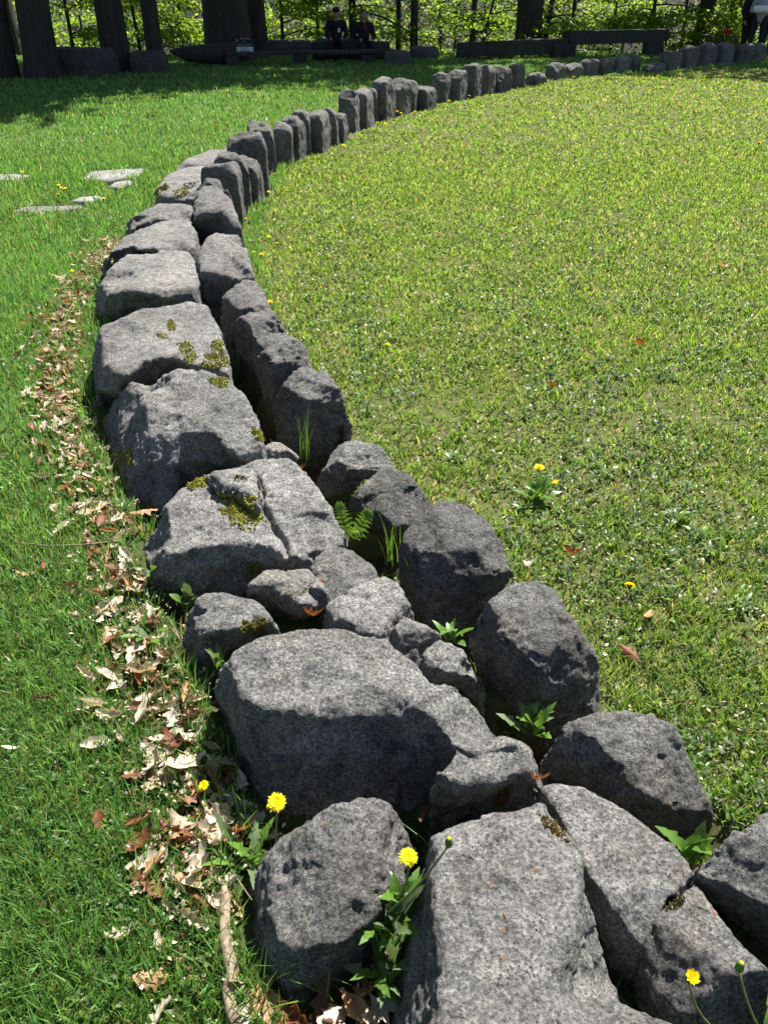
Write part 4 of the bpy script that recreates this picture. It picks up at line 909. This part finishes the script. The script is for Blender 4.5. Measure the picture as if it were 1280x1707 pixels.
tuft(at(655,935,.0), 18, .19, 'long grass blades left of the round shouldered boulder', 2, spread=.5)
tuft(at(203,822,.0), 12, .13, 'grass tuft at the left foot of the bulky block', 3, 'weed', .3)
tuft(at(445,1660,.0), 12, .15, 'thin grass blades against the front of the rounded boulder', 4, 'weed', .5, .0025)
tuft(at(400,1290,.0), 11, .16, 'thin grass blades along the left side of the largest block', 5, 'weed', .45, .0025)
tuft(at(535,1670,.0), 7, .12, 'few leaning grass blades in the hollow of dead leaves', 6, 'weed_bright', .9, .004)
tuft(at(155,665,.0), 6, .12, 'few blades at the left foot of the moss cushion block', 7, 'weed', .6, .003)
tuft(at(315,1075,.0), 10, .10, 'straw coloured blades at the left of the small moss stone', 8, 'leaf_pale', .6, .003)
tuft(at(690,985,.0), 8, .17, 'few long blades in the black shade at the foot of the round boulder', 9, 'weed', .3, .0025)
# dry branch and twigs
def st(name, label, cat, pts, rad, mat):
    q = [at(*p) for p in pts]; m = MB(); m.tube(q, rad, 9); o = m.build(name, M[mat], None, True); return tag(o, label, cat)
st('dry_branch', 'weathered grey-brown branch lying in leaves left of the rounded boulder', 'branch', [(374,1478,.03),(376,1500,.03),(374,1540,.03),(378,1580,.035),(388,1620,.035),(380,1650,.03),(385,1680,.03),(395,1715,.03)], [.006,.0105,.012,.0115,.0125,.012,.0115,.010], 'stick')
st('twig', 'thin forked grey twig lying across the grass at the left', 'twig', [(20,903,.03),(80,910,.035),(140,908,.03),(185,903,.04),(215,875,.045)], [.0015,.0022,.0025,.0025,.0015], 'stick')
st('twig', 'short thin twig just below the forked one', 'twig', [(85,938,.03),(110,940,.035),(140,935,.035)], [.0012,.0018,.0012], 'stick')
st('twig', 'dry stalk leaning on the left side of the rounded boulder', 'twig', [(355,1400,.05),(385,1450,.03),(420,1500,.05)], [.0012,.0016,.0010], 'stick')

# ------------------------------------------------------------------ trees
def tree_trunk(parent, h, r, seed, mat, lean=(0, 0), flare=1.12, n=14, rings=None):
    rs = np.random.RandomState(seed); hs = [-.6, -.1, .12, .4, .9, 1.6]+list(np.linspace(2.4, h, 8)); V = []; Fs = []
    ph = rs.uniform(0, 6.28); nb = rs.randint(4, 7)
    for z in hs:
        f = 1+(flare-1)*math.exp(-max(z, 0)/.35); rr = r*f*(1-.55*max(0, z)/h)
        for k in range(n):
            a = 2*math.pi*k/n; q = rr*(1+.10*math.sin(nb*a+ph)*math.exp(-max(z, 0)/1.0)+rs.uniform(-.035, .035)); V.append((math.cos(a)*q+lean[0]*z, math.sin(a)*q+lean[1]*z, z))
    for i in range(len(hs)-1):
        for k in range(n): Fs.append((i*n+k, i*n+(k+1) % n, (i+1)*n+(k+1) % n, (i+1)*n+k))
    Fs.append(tuple((len(hs)-1)*n+k for k in range(n)))
    m = MB(); m.add(V, Fs); return m.build('trunk', M[mat], parent, True)
def leaves_mesh(name, centers, radii, n, size, seed, flat=.35, cols=None):
    """leaf faces spread through flattened sprays around the branch ends"""
    rs = np.random.RandomState(seed); c = np.array(centers, float); k = rs.randint(0, len(c), n); rr = np.array(radii)[k]
    d = rs.normal(0, .45, (n, 3)); d[:, 2] *= flat; p = c[k]+d*rr[:, None]; p[:, 2] -= .10*rr*(np.hypot(d[:, 0], d[:, 1]))**2
    a = rs.uniform(0, 6.28, n); L = size*rs.uniform(.6, 1.25, n); Wd = L*rs.uniform(.5, .75, n)
    tl = rs.normal(0, .5, n); t2 = rs.normal(0, .5, n)
    u = np.stack([np.cos(a), np.sin(a), tl], 1); v = np.stack([-np.sin(a), np.cos(a), t2], 1)
    V = np.empty((n, 4, 3)); V[:, 0] = p-u*L[:, None]*.5; V[:, 1] = p+v*Wd[:, None]*.5; V[:, 2] = p+u*L[:, None]*.5; V[:, 3] = p-v*Wd[:, None]*.5
    V[:, 0, 2] -= L*.08; V[:, 2, 2] -= L*.08
    Q = np.arange(n*4).reshape(n, 4); cols = np.array(cols if cols is not None else [(.075, .13, .016), (.10, .155, .02), (.055, .105, .018)])
    cc = cols[rs.randint(0, len(cols), n)]*rs.uniform(.7, 1.3, n)[:, None]
    return raw_mesh(name, V.reshape(-1, 3), polys=Q, smooth=False, col=np.repeat(cc[:, None], 4, 1).reshape(-1, 3))
def crown(parent, centers, radii, n, size, seed, flat=.35, cols=None):
    o = link('crown', leaves_mesh('crown', centers, radii, n, size, seed, flat, cols), M['foliage'], parent); return o
def big_tree(label, cx, by, width, seed, h=13, cr=4.0, czb=6.5, lean=(0, 0), n=2600, mat='bark', grp='big trees at the edge of the lawn', size=.34):
    b = at(cx, by, 0); r = width/F*(b[1]*CP+CAM_H*SP)*.5; b[2] = float(terrain(b[0], b[1])); rs = np.random.RandomState(seed)
    t = empty('tree', b+np.array([0, r*.6, 0]), label, 'tree', grp); tree_trunk(t, h, r, seed, mat, lean)
    C = []; Rr = []
    for k in range(9):
        a = 2*math.pi*k/9+rs.uniform(-.4, .4); z0 = czb*rs.uniform(.8, 1.3); l = cr*rs.uniform(.55, 1.05); e = rs.uniform(.15, .7)
        p0 = Vector((lean[0]*z0, lean[1]*z0, z0)); p1 = p0+Vector((math.cos(a)*l, math.sin(a)*l, l*e+.3))
        MB().tube(curve_pts(p0, p1, (0, 0, .35), 6), [r*.32*(1-i/6)+.02 for i in range(6)], 7).build('limb', M[mat], t, True)
        for s in (.55, .8, 1.0):
            q = p0.lerp(p1, s); C.append(tuple(q+Vector((rs.normal(0, .4), rs.normal(0, .4), rs.normal(.2, .3))))); Rr.append(rs.uniform(.9, 1.6))
    for k in range(6): C.append((rs.normal(0, cr*.3), rs.normal(0, cr*.3), h+rs.uniform(-2, 1.2))); Rr.append(1.5)
    crown(t, C, Rr, n, size, seed, .55); return t
big_tree('dark trunk at the extreme left edge', 3, 131, 46, 501, lean=(.07, 0))
big_tree('thick straight trunk second from the left', 68, 131, 54, 502, cr=4.6, n=4200, lean=(.06, 0))
big_tree('left one of the two touching trunks above the grey stone block', 190, 121, 34, 503, cr=4.0)
big_tree('right one of the two touching trunks above the grey stone block', 209, 120, 22, 504, cr=3.2, n=1500)
big_tree('slim dark trunk behind the small square stone block', 261, 117, 27, 505, cr=4.4, n=5000)
big_tree('huge dark trunk behind the sign', 380, 103, 78, 506, h=15, cr=5.4, n=6500)
big_tree('trunk hard against the right side of the huge dark trunk', 430, 96, 34, 507, cr=4.5, n=4500)
big_tree('thick trunk standing behind the middle of the long timber bench', 882, 90, 43, 508, h=16, cr=3.5, czb=8.5, n=3600, lean=(-.05, 0))
big_tree('trunk left of the red bundle at the right', 1166, 82, 27, 509, h=15, cr=4.0, czb=7.5, lean=(.012, 0), n=2200)
# shade trees just outside the picture whose shadows fall on the lawn
def outside_tree(label, x, y, seed, cr=4.0, czb=6.5, n=2200):
    t = empty('tree', (x, y, float(terrain(x, y))), label, 'tree', 'big trees at the edge of the lawn'); tree_trunk(t, 13, .33, seed, 'bark'); rs = np.random.RandomState(seed); C = []; Rr = []
    for k in range(8):
        a = 2*math.pi*k/8+rs.uniform(-.4, .4); z0 = czb*rs.uniform(.8, 1.3); l = cr*rs.uniform(.55, 1.05); p0 = Vector((0, 0, z0)); p1 = p0+Vector((math.cos(a)*l, math.sin(a)*l, l*.4+.3))
        MB().tube(curve_pts(p0, p1, (0, 0, .35), 5), [.1, .08, .06, .04, .02], 6).build('limb', M['bark'], t, True)
        for s in (.6, 1.0): C.append(tuple(p0.lerp(p1, s))); Rr.append(1.5)
    for k in range(5): C.append((rs.normal(0, cr*.3), rs.normal(0, cr*.3), 12+rs.uniform(-2, 1.2))); Rr.append(1.5)
    crown(t, C, Rr, n, .34, seed, .55)
outside_tree('tree just beyond the right picture edge shading the far end of the posts', 13.5, 26.5, 520)
outside_tree('tree beyond the left picture edge, nearer the lawn', -13.0, 19.5, 521, 5.0)
outside_tree('tree beyond the left picture edge, farther back', -15.5, 24.5, 522, 5.0)
outside_tree('tree beyond the right picture edge, behind the standing people', 16.5, 30.5, 523, 4.5)
outside_tree('tree behind the leftmost trunks', -11.0, 26.5, 524, 4.6)

# slim young trees with bright leaves behind the benches
YC = [(.17, .275, .026), (.21, .30, .034), (.11, .215, .024)]
def young_tree(label, cx, y, r, seed, lean=(0, 0), h=6.5, n=2600, cr=2.2, zlo=-.3, size=.125, mat='bark', grp='slim leafy trees behind the benches', upper=False):
    if upper: h = 11
    p = at_y(cx, 60, y); p[2] = float(terrain(p[0], y)); rs = np.random.RandomState(seed)
    t = empty('young_tree', p, label, 'tree', grp); tree_trunk(t, h, r, seed, mat, lean, 1.25, 8); C = []; Rr = []
    for k in range(13):
        a = rs.uniform(0, 6.28); z0 = rs.uniform(.25, h*.55); l = cr*rs.uniform(.5, 1.1)*(1-.35*z0/h); p0 = Vector((lean[0]*z0, lean[1]*z0, z0)); p1 = p0+Vector((math.cos(a)*l, math.sin(a)*l, rs.uniform(-.15, .45)*l))
        MB().tube(curve_pts(p0, p1, (0, 0, .12), 5), [.03, .024, .018, .012, .006], 5, False).build('limb', M[mat], t, True)
        for s in (.45, .75, 1.0): C.append(tuple(p0.lerp(p1, s)+Vector((rs.normal(0, .15), rs.normal(0, .15), rs.normal(0, .08))))); Rr.append(rs.uniform(.45, .8))
    crown(t, C, Rr, n, size, seed, .28, YC)
    if upper: link('shade_crown', leaves_mesh('shade_crown', [(rs.normal(0, 1.9), rs.normal(0, 1.9), rs.uniform(7.5, 12)) for k in range(16)], [1.6]*16, 4500, .36, seed+9, .55), M['foliage'], t)  # unseen high foliage, added to cast shade on the lawn
    return t
for k, (cx, y, r, lean, lab) in enumerate((
    (118, 29.5, .07, (.02, 0), 'bright leafy young tree between the two thickest left trunks'),
    (20, 31.0, .06, (0, 0), 'bright leafy young tree right of the leftmost trunk'),
    (232, 30.5, .06, (-.05, 0), 'young tree with dark forked branches left of the slim dark trunk'),
    (300, 31.5, .07, (.04, 0), 'young tree between the slim dark trunk and huge trunk'),
    (470, 30.0, .06, (.02, 0), 'brightest leafy young tree left of the two seated men'),
    (530, 32.0, .06, (0, 0), 'young tree right behind the man in the cap'),
    (588, 31.0, .14, (.0, 0), 'broken topped dark tree behind the two seated men'),
    (664, 30.0, .09, (.0, 0), 'slim double stemmed tree between seated men and boulders'),
    (690, 29.0, .13, (.0, 0), 'straight dark pole-like tree left of the timber bench'),
    (787, 28.3, .10, (.01, 0), 'straight slim tree rising behind the left end of the timber bench'),
    (800, 28.6, .045, (.22, 0), 'leaning thin sapling behind the left half of the timber bench'),
    (906, 28.2, .09, (.10, 0), 'thin tree leaning against the thick trunk behind the bench'),
    (949, 29.5, .05, (.02, 0), 'thin sapling right of the thick trunk'),
    (1020, 31.0, .06, (0, 0), 'leafy young tree above the right half of the timber bench'),
    (1085, 29.5, .07, (-.03, 0), 'leafy young tree at the right end of the timber bench'),
    (1140, 30.5, .06, (-.06, 0), 'young tree with bent stem left of the right trunk'),
    (1207, 29.0, .08, (.03, 0), 'young tree behind the red bundle'),
    (1250, 31.5, .06, (0, 0), 'young tree behind the standing people'),
    (395, 33.0, .07, (0, 0), 'young tree farther back behind the sign'),
    (740, 33.5, .07, (-.08, 0), 'young tree farther back with an arching bare branch'),
    (860, 34.0, .07, (0, 0), 'young tree farther back behind the thick trunk'),
    (-30, 30.0, .07, (0, 0), 'young tree at the left edge'),
    (1310, 30.0, .07, (0, 0), 'young tree at the right edge'))):
    sparse = k in (7, 8, 9, 10, 11, 19)
    young_tree(lab, cx, y, r, 600+k, lean, n=1900 if sparse else 5000, cr=2.4, mat='bark', upper=k in (6, 8))
for k in range(13):
    cx = -60+k*112+[0,30,-25,12,-38,25,-10,35,-30,5,-20,28,0][k]; young_tree('leafy tree farther back, seen ' + ['past the left picture edge', 'behind the second trunk from the left', 'behind the two touching trunks', 'right of the slim dark trunk', 'behind the huge trunk', 'left of the seated men', 'behind the seated men', 'above the grey boulder by the arching branch', 'left of the thick trunk behind the bench', 'right of the thick trunk behind the bench', 'above the right half of the timber bench', 'behind the trunk at the red cap', 'past the right picture edge'][k], cx, 37+3*((k*7) % 4), .08, 660+k, (0, 0), h=9, n=3000, cr=3.4, size=.14, grp='second row of leafy trees')
# far wood on the opposite hillside, one mass
def far_wood():
    rs = np.random.RandomState(5); n = 1500; x = rs.uniform(-45, 48, n); y = rs.uniform(52, 80, n); z = terrain(x, y)+rs.uniform(-.5, 6, n)*rs.uniform(.2, 1, n)
    cols = [(.10, .105, .075), (.08, .085, .06), (.085, .12, .045), (.13, .19, .035)]
    C = np.stack([x, y, z], 1); o = link('far_wood', leaves_mesh('far_wood', C, np.full(n, 1.5), 38000, .26, 6, .9, cols), M['foliage']); tag(o, kind='stuff')
far_wood()

# ------------------------------------------------------------------ benches, logs, blocks under the trees
def ground_pt(px, py): p = at(px, py, 0); p[2] = float(terrain(p[0], p[1])); return p
def beam(m, p0, p1, hgt, dep, seed, z0):
    """a hewn beam along p0-p1, slightly uneven"""
    rs = np.random.RandomState(seed); a, b = np.array(p0[:2]), np.array(p1[:2]); t = (b-a)/np.linalg.norm(b-a); nn = np.array([-t[1], t[0]]); V = []; Fs = []; n = 9
    for i in range(n):
        c = a+(b-a)*i/(n-1); z = z0[0]+(z0[1]-z0[0])*i/(n-1); j = rs.uniform(-.012, .012, 8)
        for (u, v, q) in ((-.5, 0, 0), (.5, 0, 1), (.5, 1, 2), (-.5, 1, 3)):
            w_ = c+nn*(u*dep+j[q]); V.append((w_[0], w_[1], z+v*hgt+j[q+4]))
    for i in range(n-1):
        for k in range(4): Fs.append((i*4+k, i*4+(k+1) % 4, (i+1)*4+(k+1) % 4, (i+1)*4+k))
    Fs += [(3, 2, 1, 0), tuple((n-1)*4+k for k in range(4))]; m.add(V, Fs)
# long timber bench on the right: two beams, two block feet
e0, e1, e2 = ground_pt(762, 97), ground_pt(940, 96), ground_pt(1100, 91); bz = float(terrain(e1[0], e1[1]))
t = empty('timber_bench', (0, 0, 0), 'long two-beam timber bench behind the far posts at the right', 'bench')
m = MB(); beam(m, e0, e1, .36, .42, 1, (.02, .12)); m.build('beam', M['timber'], t)
m = MB(); beam(m, e1, e2, .33, .42, 2, (.32, .32)); m.build('beam', M['timber'], t)
for (px, py, w_) in ((938, 97, .62), (1086, 92, .5)):
    p = ground_pt(px, py); m = MB(); m.box((p[0], p[1]+.05, .16+bz), (w_, .38, .36), 0, .012); m.build('foot', M['timber'], t)
# left bench: thin plank on three block legs
a0, a1 = ground_pt(378, 109), ground_pt(626, 105)
t = empty('plank_bench', (0, 0, 0), 'low plank bench in the shade below the sign', 'bench'); m = MB(); beam(m, a0, a1, .07, .42, 3, (.21, .23)); m.build('seat', M['timber'], t)
for px, py in ((390, 109), (500, 107), (612, 105)): p = ground_pt(px, py); m = MB(); m.box((p[0], p[1], .09), (.30, .34, .24), 0, .012); m.build('leg', M['timber'], t)
# stone blocks, boulders
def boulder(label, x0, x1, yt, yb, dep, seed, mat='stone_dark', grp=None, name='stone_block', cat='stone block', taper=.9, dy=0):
    p = ground_pt((x0+x1)/2, yb); p[1] += dy; l = at_y(x0, yb, p[1]); r = at_y(x1, yb, p[1]); h = at_y((x0+x1)/2, yt, p[1]+dep*.4)[2]; W = r[0]-l[0]; cx = (l[0]+r[0])/2; rs = np.random.RandomState(seed)
    pr = [(-.5, -.45), (0, -.5), (.5, -.42), (.52, .4), (0, .5), (-.5, .42)]; V = []; Fs = []
    for (z, s) in ((-.15, 1), (h*.5, 1.02), (h*.86, .96), (h, taper)):
        for (u, v) in pr: V.append((cx+(u*s+rs.uniform(-.02, .02))*W, p[1]+dep*.5+(v*s)*dep, z+(rs.uniform(-.06, .04)*h if z > h*.6 else 0)))
    for k in range(3):
        for i in range(6): Fs.append((k*6+i, k*6+(i+1) % 6, (k+1)*6+(i+1) % 6, (k+1)*6+i))
    Fs += [tuple(range(6))[::-1], tuple(18+i for i in range(6))]
    return rock(name, label, cat, [(V, Fs)], .035, seed, rough=1.2, lump=1.6, mat=mat, group=grp, key='b%d' % seed)
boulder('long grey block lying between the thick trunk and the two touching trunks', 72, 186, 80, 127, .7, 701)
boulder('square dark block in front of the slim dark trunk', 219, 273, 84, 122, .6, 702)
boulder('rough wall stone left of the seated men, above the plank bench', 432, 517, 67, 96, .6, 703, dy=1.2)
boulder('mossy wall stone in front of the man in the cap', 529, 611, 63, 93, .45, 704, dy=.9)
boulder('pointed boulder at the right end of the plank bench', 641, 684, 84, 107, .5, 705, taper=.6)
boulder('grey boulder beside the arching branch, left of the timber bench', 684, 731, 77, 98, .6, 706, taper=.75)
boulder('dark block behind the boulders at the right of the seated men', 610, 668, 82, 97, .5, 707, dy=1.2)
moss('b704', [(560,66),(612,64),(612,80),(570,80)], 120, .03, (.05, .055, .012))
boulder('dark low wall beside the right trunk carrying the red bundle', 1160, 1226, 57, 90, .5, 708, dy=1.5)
# fallen log, tapered to the left
l0, l1 = ground_pt(285, 110), ground_pt(392, 110); m = MB()
m.tube([(l0[0]-.05, l0[1]+.3, .30), (l0[0]+.35, l0[1]+.3, .25), (l0[0]+.9, l0[1]+.32, .24), (l1[0], l1[1]+.35, .26)], [.03, .17, .22, .25], 12)
tag(m.build('fallen_log', M['bark'], None, True), 'dark fallen log tapering to a point left of the plank bench', 'log')
# log the two men sit on
s0 = at_y(520, 80, 24.3); s1 = at_y(650, 80, 24.3); m = MB(); m.tube([(s0[0], 24.5, .22), ((s0[0]+s1[0])/2, 24.5, .23), (s1[0], 24.5, .22)], [.22, .23, .21], 12)
tag(m.build('seat_log', M['bark'], None, True), 'thick log behind the wall stones with two men sitting on it', 'log')
# red bundle on the wall
p = at_y(1212, 53, 26.3); m = MB(); m.ball((0, 0, 0), (.12, .10, .085), 12, 8); o = m.build('cap_crown', M['cloth_red'], None, True)
t = empty('red_cap', p, 'bright red cap lying on the dark wall beside the right trunk', 'cap'); o.parent = t
m = MB(); m.add([(-.10, -.05, -.04), (.10, -.05, -.04), (.09, -.19, -.055), (-.09, -.19, -.055), (-.10, -.05, -.052), (.10, -.05, -.052), (.09, -.19, -.067), (-.09, -.19, -.067)], [(0, 1, 2, 3), (7, 6, 5, 4), (0, 4, 5, 1), (1, 5, 6, 2), (2, 6, 7, 3), (3, 7, 4, 0)]); m.build('visor', M['cloth_red'], t)

# sign in front of the huge trunk
def text(parent, name, body, size, loc, mat):
    c = bpy.data.curves.new('t', 'FONT'); c.body = body; c.size = size; c.align_x = 'CENTER'; c.align_y = 'CENTER'; c.extrude = .002
    o = bpy.data.objects.new('t', c); COL.objects.link(o); dg = bpy.context.evaluated_depsgraph_get(); me = bpy.data.meshes.new_from_object(o.evaluated_get(dg)); bpy.data.objects.remove(o)
    q = link(name, me, mat, parent, loc); q.data.materials.clear(); q.data.materials.append(mat); q.rotation_euler = (math.pi/2, 0, 0); return q
sy = at(400, 107, 0)[1]+.55; sp = at_y(408, 76, sy); t = empty('warning_sign', (sp[0], sy, 0), 'small black and white sign reading URCAREA PE MONUMENTE STRICT INTERZISĂ', 'sign')
sw = at_y(422, 76, sy)[0]-at_y(395, 76, sy)[0]; zt = at_y(408, 61, sy)[2]; zm = at_y(408, 78, sy)[2]; zb = at_y(408, 88, sy)[2]
MB().box((0, .0, (zt+zm)/2), (sw*1.04, .02, zt-zm-.004)).build('board', M['sign_black'], t); MB().box((0, 0, (zm+zb)/2), (sw, .02, zm-zb)).build('panel', M['sign_white'], t)
MB().box((0, .035, zb/2+.05), (.05, .04, zb+.3)).build('stake', M['timber'], t)
H = zt-zm
text(t, 'lettering', 'URCAREA', H*.27, (sw*.05, -.013, zm+H*.80), M['sign_letter']); text(t, 'lettering', 'PE', H*.25, (0, -.013, zm+H*.50), M['sign_letter']); text(t, 'lettering', 'MONUMENTE', H*.27, (0, -.013, zm+H*.19), M['sign_letter'])
h2 = zm-zb; text(t, 'lettering', 'STRICT', h2*.42, (0, -.013, zb+h2*.72), M['sign_ink']); text(t, 'lettering', 'INTERZISĂ', h2*.42, (0, -.013, zb+h2*.27), M['sign_ink'])
m = MB(); n = 18; V = []; Fs = []
for i in range(n):
    a = 2*math.pi*i/n
    for rr in (.022, .036): V += [(math.cos(a)*rr-sw*.44, -.0115, zm+H*.62+math.sin(a)*rr), (math.cos(a)*rr-sw*.44, -.0155, zm+H*.62+math.sin(a)*rr)]
for i in range(n):
    j = (i+1) % n; a, b = i*4, j*4; Fs += [(a+1, b+1, b+3, a+3), (a, a+1, b+1, b), (a+2, b+2, b+3, a+3), (a, b, b+2, a+2)]
m.add(V, Fs); m.build('emblem_ring', M['sign_letter'], t)

# ------------------------------------------------------------------ people
def caps(m, a, b, ra, rb):
    a, b = Vector(a), Vector(b); m.ball(a, ra, 10, 8); m.ball(b, rb, 10, 8)
    if (b-a).length > 1e-4: m.tube([a, b], [ra, rb], 12)
def fuse(m, vox, name, mat, parent, ratio=.3):
    me = voxelize(m.v, m.f, vox); o = link('tmp', me); d = o.modifiers.new('s', 'SMOOTH'); d.factor = .5; d.iterations = 3
    e = o.modifiers.new('d', 'DECIMATE'); e.ratio = ratio
    dg = bpy.context.evaluated_depsgraph_get(); m2 = bpy.data.meshes.new_from_object(o.evaluated_get(dg)); bpy.data.objects.remove(o)
    m2.polygons.foreach_set('use_smooth', np.full(len(m2.polygons), True)); m2.materials.clear(); m2.materials.append(mat); return link(name, m2, None, parent)
def person(label, loc, rz, J, top, legs, hair='hair', cap=None, extra=None):
    """J: joints in metres, facing -y.  One fused body; clothes and hair are children."""
    t = empty('person', loc, label, 'person', None, rz); b = MB(); V = Vector
    pel, ch, nk, hd = V(J['pelvis']), V(J['chest']), V(J['neck']), V(J['head'])
    caps(b, pel, ch, .135, .135); caps(b, ch+V((-.10, 0, .06)), ch+V((.10, 0, .06)), .10, .10); caps(b, nk-V((0, 0, .04)), hd-V((0, 0, .05)), .055, .055)
    b.ball(hd, (.076, .095, .115), 14, 12); b.ball(hd+V((0, -.055, -.055)), (.05, .05, .05), 10, 8); b.ball(hd+V((0, -.10, -.01)), (.014, .022, .025), 8, 6)
    for s in (-1, 1): b.ball(hd+V((s*.078, .008, -.005)), (.012, .022, .032), 8, 6)
    jk = MB(); tr = MB(); sh = MB()
    caps(jk, pel+V((0, 0, .02)), ch, .155, .165); caps(jk, ch+V((-.13, 0, .07)), ch+V((.13, 0, .07)), .105, .105); caps(jk, ch, nk-V((0, -.01, .05)), .12, .075)
    caps(tr, pel+V((-.07, 0, 0)), pel+V((.07, 0, 0)), .13, .13)
    for s, q in ((-1, 'l'), (1, 'r')):
        so, el, wr = V(J['sh'+q]), V(J['el'+q]), V(J['wr'+q]); caps(b, so, el, .05, .042); caps(b, el, wr, .042, .028); caps(jk, so, el, .075, .062); caps(jk, el, wr.lerp(el, .08), .062, .048)
        d = (wr-el).normalized(); sd2 = d.cross(V((0, 1, .2))); sd2 = sd2.normalized() if sd2.length > .1 else V((1, 0, 0)); pm = wr+d*.05; nn = d.cross(sd2).normalized()
        b.ball(wr+d*.045, (.036, .036, .036), 8, 6); caps(b, wr, pm+d*.02, .027, .03)
        for f, (o_, l) in enumerate(((-.030, .062), (-.010, .072), (.010, .068), (.029, .052))):
            r0 = pm+d*.03+sd2*o_; k1 = r0+d*l*.5+nn*.010; k2 = k1+d*l*.35+nn*.022; caps(b, r0, k1, .0095, .009); caps(b, k1, k2, .009, .008)
        th0 = wr+d*.03-sd2*.03; th1 = th0+d*.03-sd2*.03+nn*.012; caps(b, th0, th1, .012, .011); caps(b, th1, th1+d*.03+nn*.01, .011, .009)
        hp, kn, an, toe = V(J['hp'+q]), V(J['kn'+q]), V(J['an'+q]), V(J['to'+q]); caps(b, hp, kn, .078, .052); caps(b, kn, an, .05, .036); caps(b, an, toe, .036, .03)
        caps(tr, hp, kn, .095, .07); caps(tr, kn, an.lerp(kn, .06), .068, .058); caps(sh, an-V((0, 0, .035)), toe, .048, .042)
    fuse(b, .008, 'body', M['skin'], t, .16); fuse(jk, .016, 'jacket', M[top], t, .6); fuse(tr, .016, 'trousers', M[legs], t, .6); fuse(sh, .014, 'shoes', M['shoe'], t, .6)
    hm = MB(); hm.ball(hd+V((0, .016, .022)), (.084, .098, .108), 14, 10); hm.v = [v for v in hm.v]
    hv = np.array(hm.v)-np.array(hd); lift = (hv[:, 1] < -.02) & (hv[:, 2] < .055); hv[lift, 1] = np.maximum(hv[lift, 1], -.01); hm.v = [tuple(v+np.array(hd)) for v in hv]; hm.build('hair', M[hair], t, True)
    for s in (-1, 1): em = MB(); em.ball(hd+V((s*.03, -.088, .012)), (.012, .008, .008), 8, 6); em.build('eye', M['shoe'], t, True)
    mm = MB(); mm.ball(hd+V((0, -.101, -.062)), (.022, .006, .006), 8, 6); mm.build('mouth', M['cloth_red'], t, True)
    if cap:
        cm = MB(); cm.tube([hd+V((0, .0, z)) for z in (.035, .07, .115, .135)], [.098, .10, .085, .03], 14); v = hd+V((0, -.10, .045)); cm.add([v+V((-.07, .03, 0)), v+V((.07, .03, 0)), v+V((.055, -.075, -.015)), v+V((-.055, -.075, -.015)), v+V((-.07, .03, -.012)), v+V((.07, .03, -.012)), v+V((.055, -.075, -.027)), v+V((-.055, -.075, -.027))], [(0, 1, 2, 3), (7, 6, 5, 4), (2, 6, 7, 3), (1, 5, 6, 2), (3, 7, 4, 0)])
        cm.build('cap', M[cap], t, True)
    if extra: extra(t, V, ch)
    return t
def sit(arm=0): 
    J = dict(pelvis=(0, 0, .0), chest=(0, -.03, .36), neck=(0, -.05, .53), head=(0, -.08, .68))
    for s, q in ((-1, 'l'), (1, 'r')):
        J['sh'+q] = (s*.20, -.04, .45); J['el'+q] = (s*.27, -.07, .19); J['wr'+q] = (s*.17, -.28, .13); J['hp'+q] = (s*.10, -.02, 0); J['kn'+q] = (s*.15, -.44, .02); J['an'+q] = (s*.14, -.42, -.37); J['to'+q] = (s*.16, -.58, -.42)
    return J
def stand(arm, step=.1):
    J = dict(pelvis=(0, 0, .95), chest=(0, 0, 1.27), neck=(0, -.01, 1.46), head=(0, -.03, 1.61))
    for s, q in ((-1, 'l'), (1, 'r')):
        J['sh'+q] = (s*.20, 0, 1.39); J['el'+q] = (s*.27, .03, 1.12); J['wr'+q] = (s*.25, -.06, .90) if arm == 0 else (s*.12, -.27, 1.14)
        J['hp'+q] = (s*.10, 0, .92); J['kn'+q] = (s*.12, -.02+s*step*.4, .50); J['an'+q] = (s*.12, .02+s*step, .09); J['to'+q] = (s*.14, -.14+s*step, .045)
    return J
def badge(t, V, ch): m = MB(); m.box((.07, -.175, .30), (.05, .008, .09)); m.build('paper_badge', M['cloth_white'], t)
def collar(t, V, ch): m = MB(); m.add([(-.03, -.17, .46), (.03, -.17, .46), (.006, -.20, .36), (-.006, -.20, .36), (-.03, -.15, .46), (.03, -.15, .46)], [(0, 3, 2, 1), (0, 1, 5, 4)]); m.build('shirt_front', M['cloth_red'], t)
p1 = at_y(561, 62, 24.4); p2 = at_y(606, 62, 24.6)
person('man in dark cap and black jacket sitting behind the mossy wall stone', (p1[0], 24.4, .40), .05, sit(), 'cloth_black', 'cloth_black', cap='cloth_black', extra=badge)
person('man with red collar and dark jacket sitting at the end of the wall stone', (p2[0], 24.5, .36), .25, sit(), 'cloth_black', 'cloth_navy', extra=collar)
pa, pb, pc = at_y(1236, 80, 25.2), at_y(1256, 80, 24.6), at_y(1278, 80, 24.9)
def zat(p): return float(terrain(p[0], p[1]))
person('standing person in black jacket and dark trousers, leftmost of the standing group', (pa[0], pa[1], zat(pa)), .6, stand(0), 'cloth_black', 'cloth_black')
person('standing person in light grey jacket holding a white roll with both hands', (pb[0], pb[1], zat(pb)), -.5, stand(1), 'cloth_grey', 'cloth_navy')
person('standing person in navy clothes at the right picture edge', (pc[0], pc[1], zat(pc)), -.9, stand(0, .16), 'cloth_navy', 'cloth_navy')
m = MB(); rz = -.5; c = (pb[0]-.33*math.sin(.5)*1.0, pb[1]-.36*math.cos(.5), 1.17); dx, dy = math.cos(rz), math.sin(rz)
m.tube([(c[0]-dx*s, c[1]-dy*s, c[2]) for s in (-.21, -.2, -.1, .0, .1, .2, .21)], [.05, .078, .083, .08, .084, .077, .05], 14); tag(m.build('paper_roll', M['cloth_white'], None, True), 'thick white roll held by the person in light grey', 'roll')
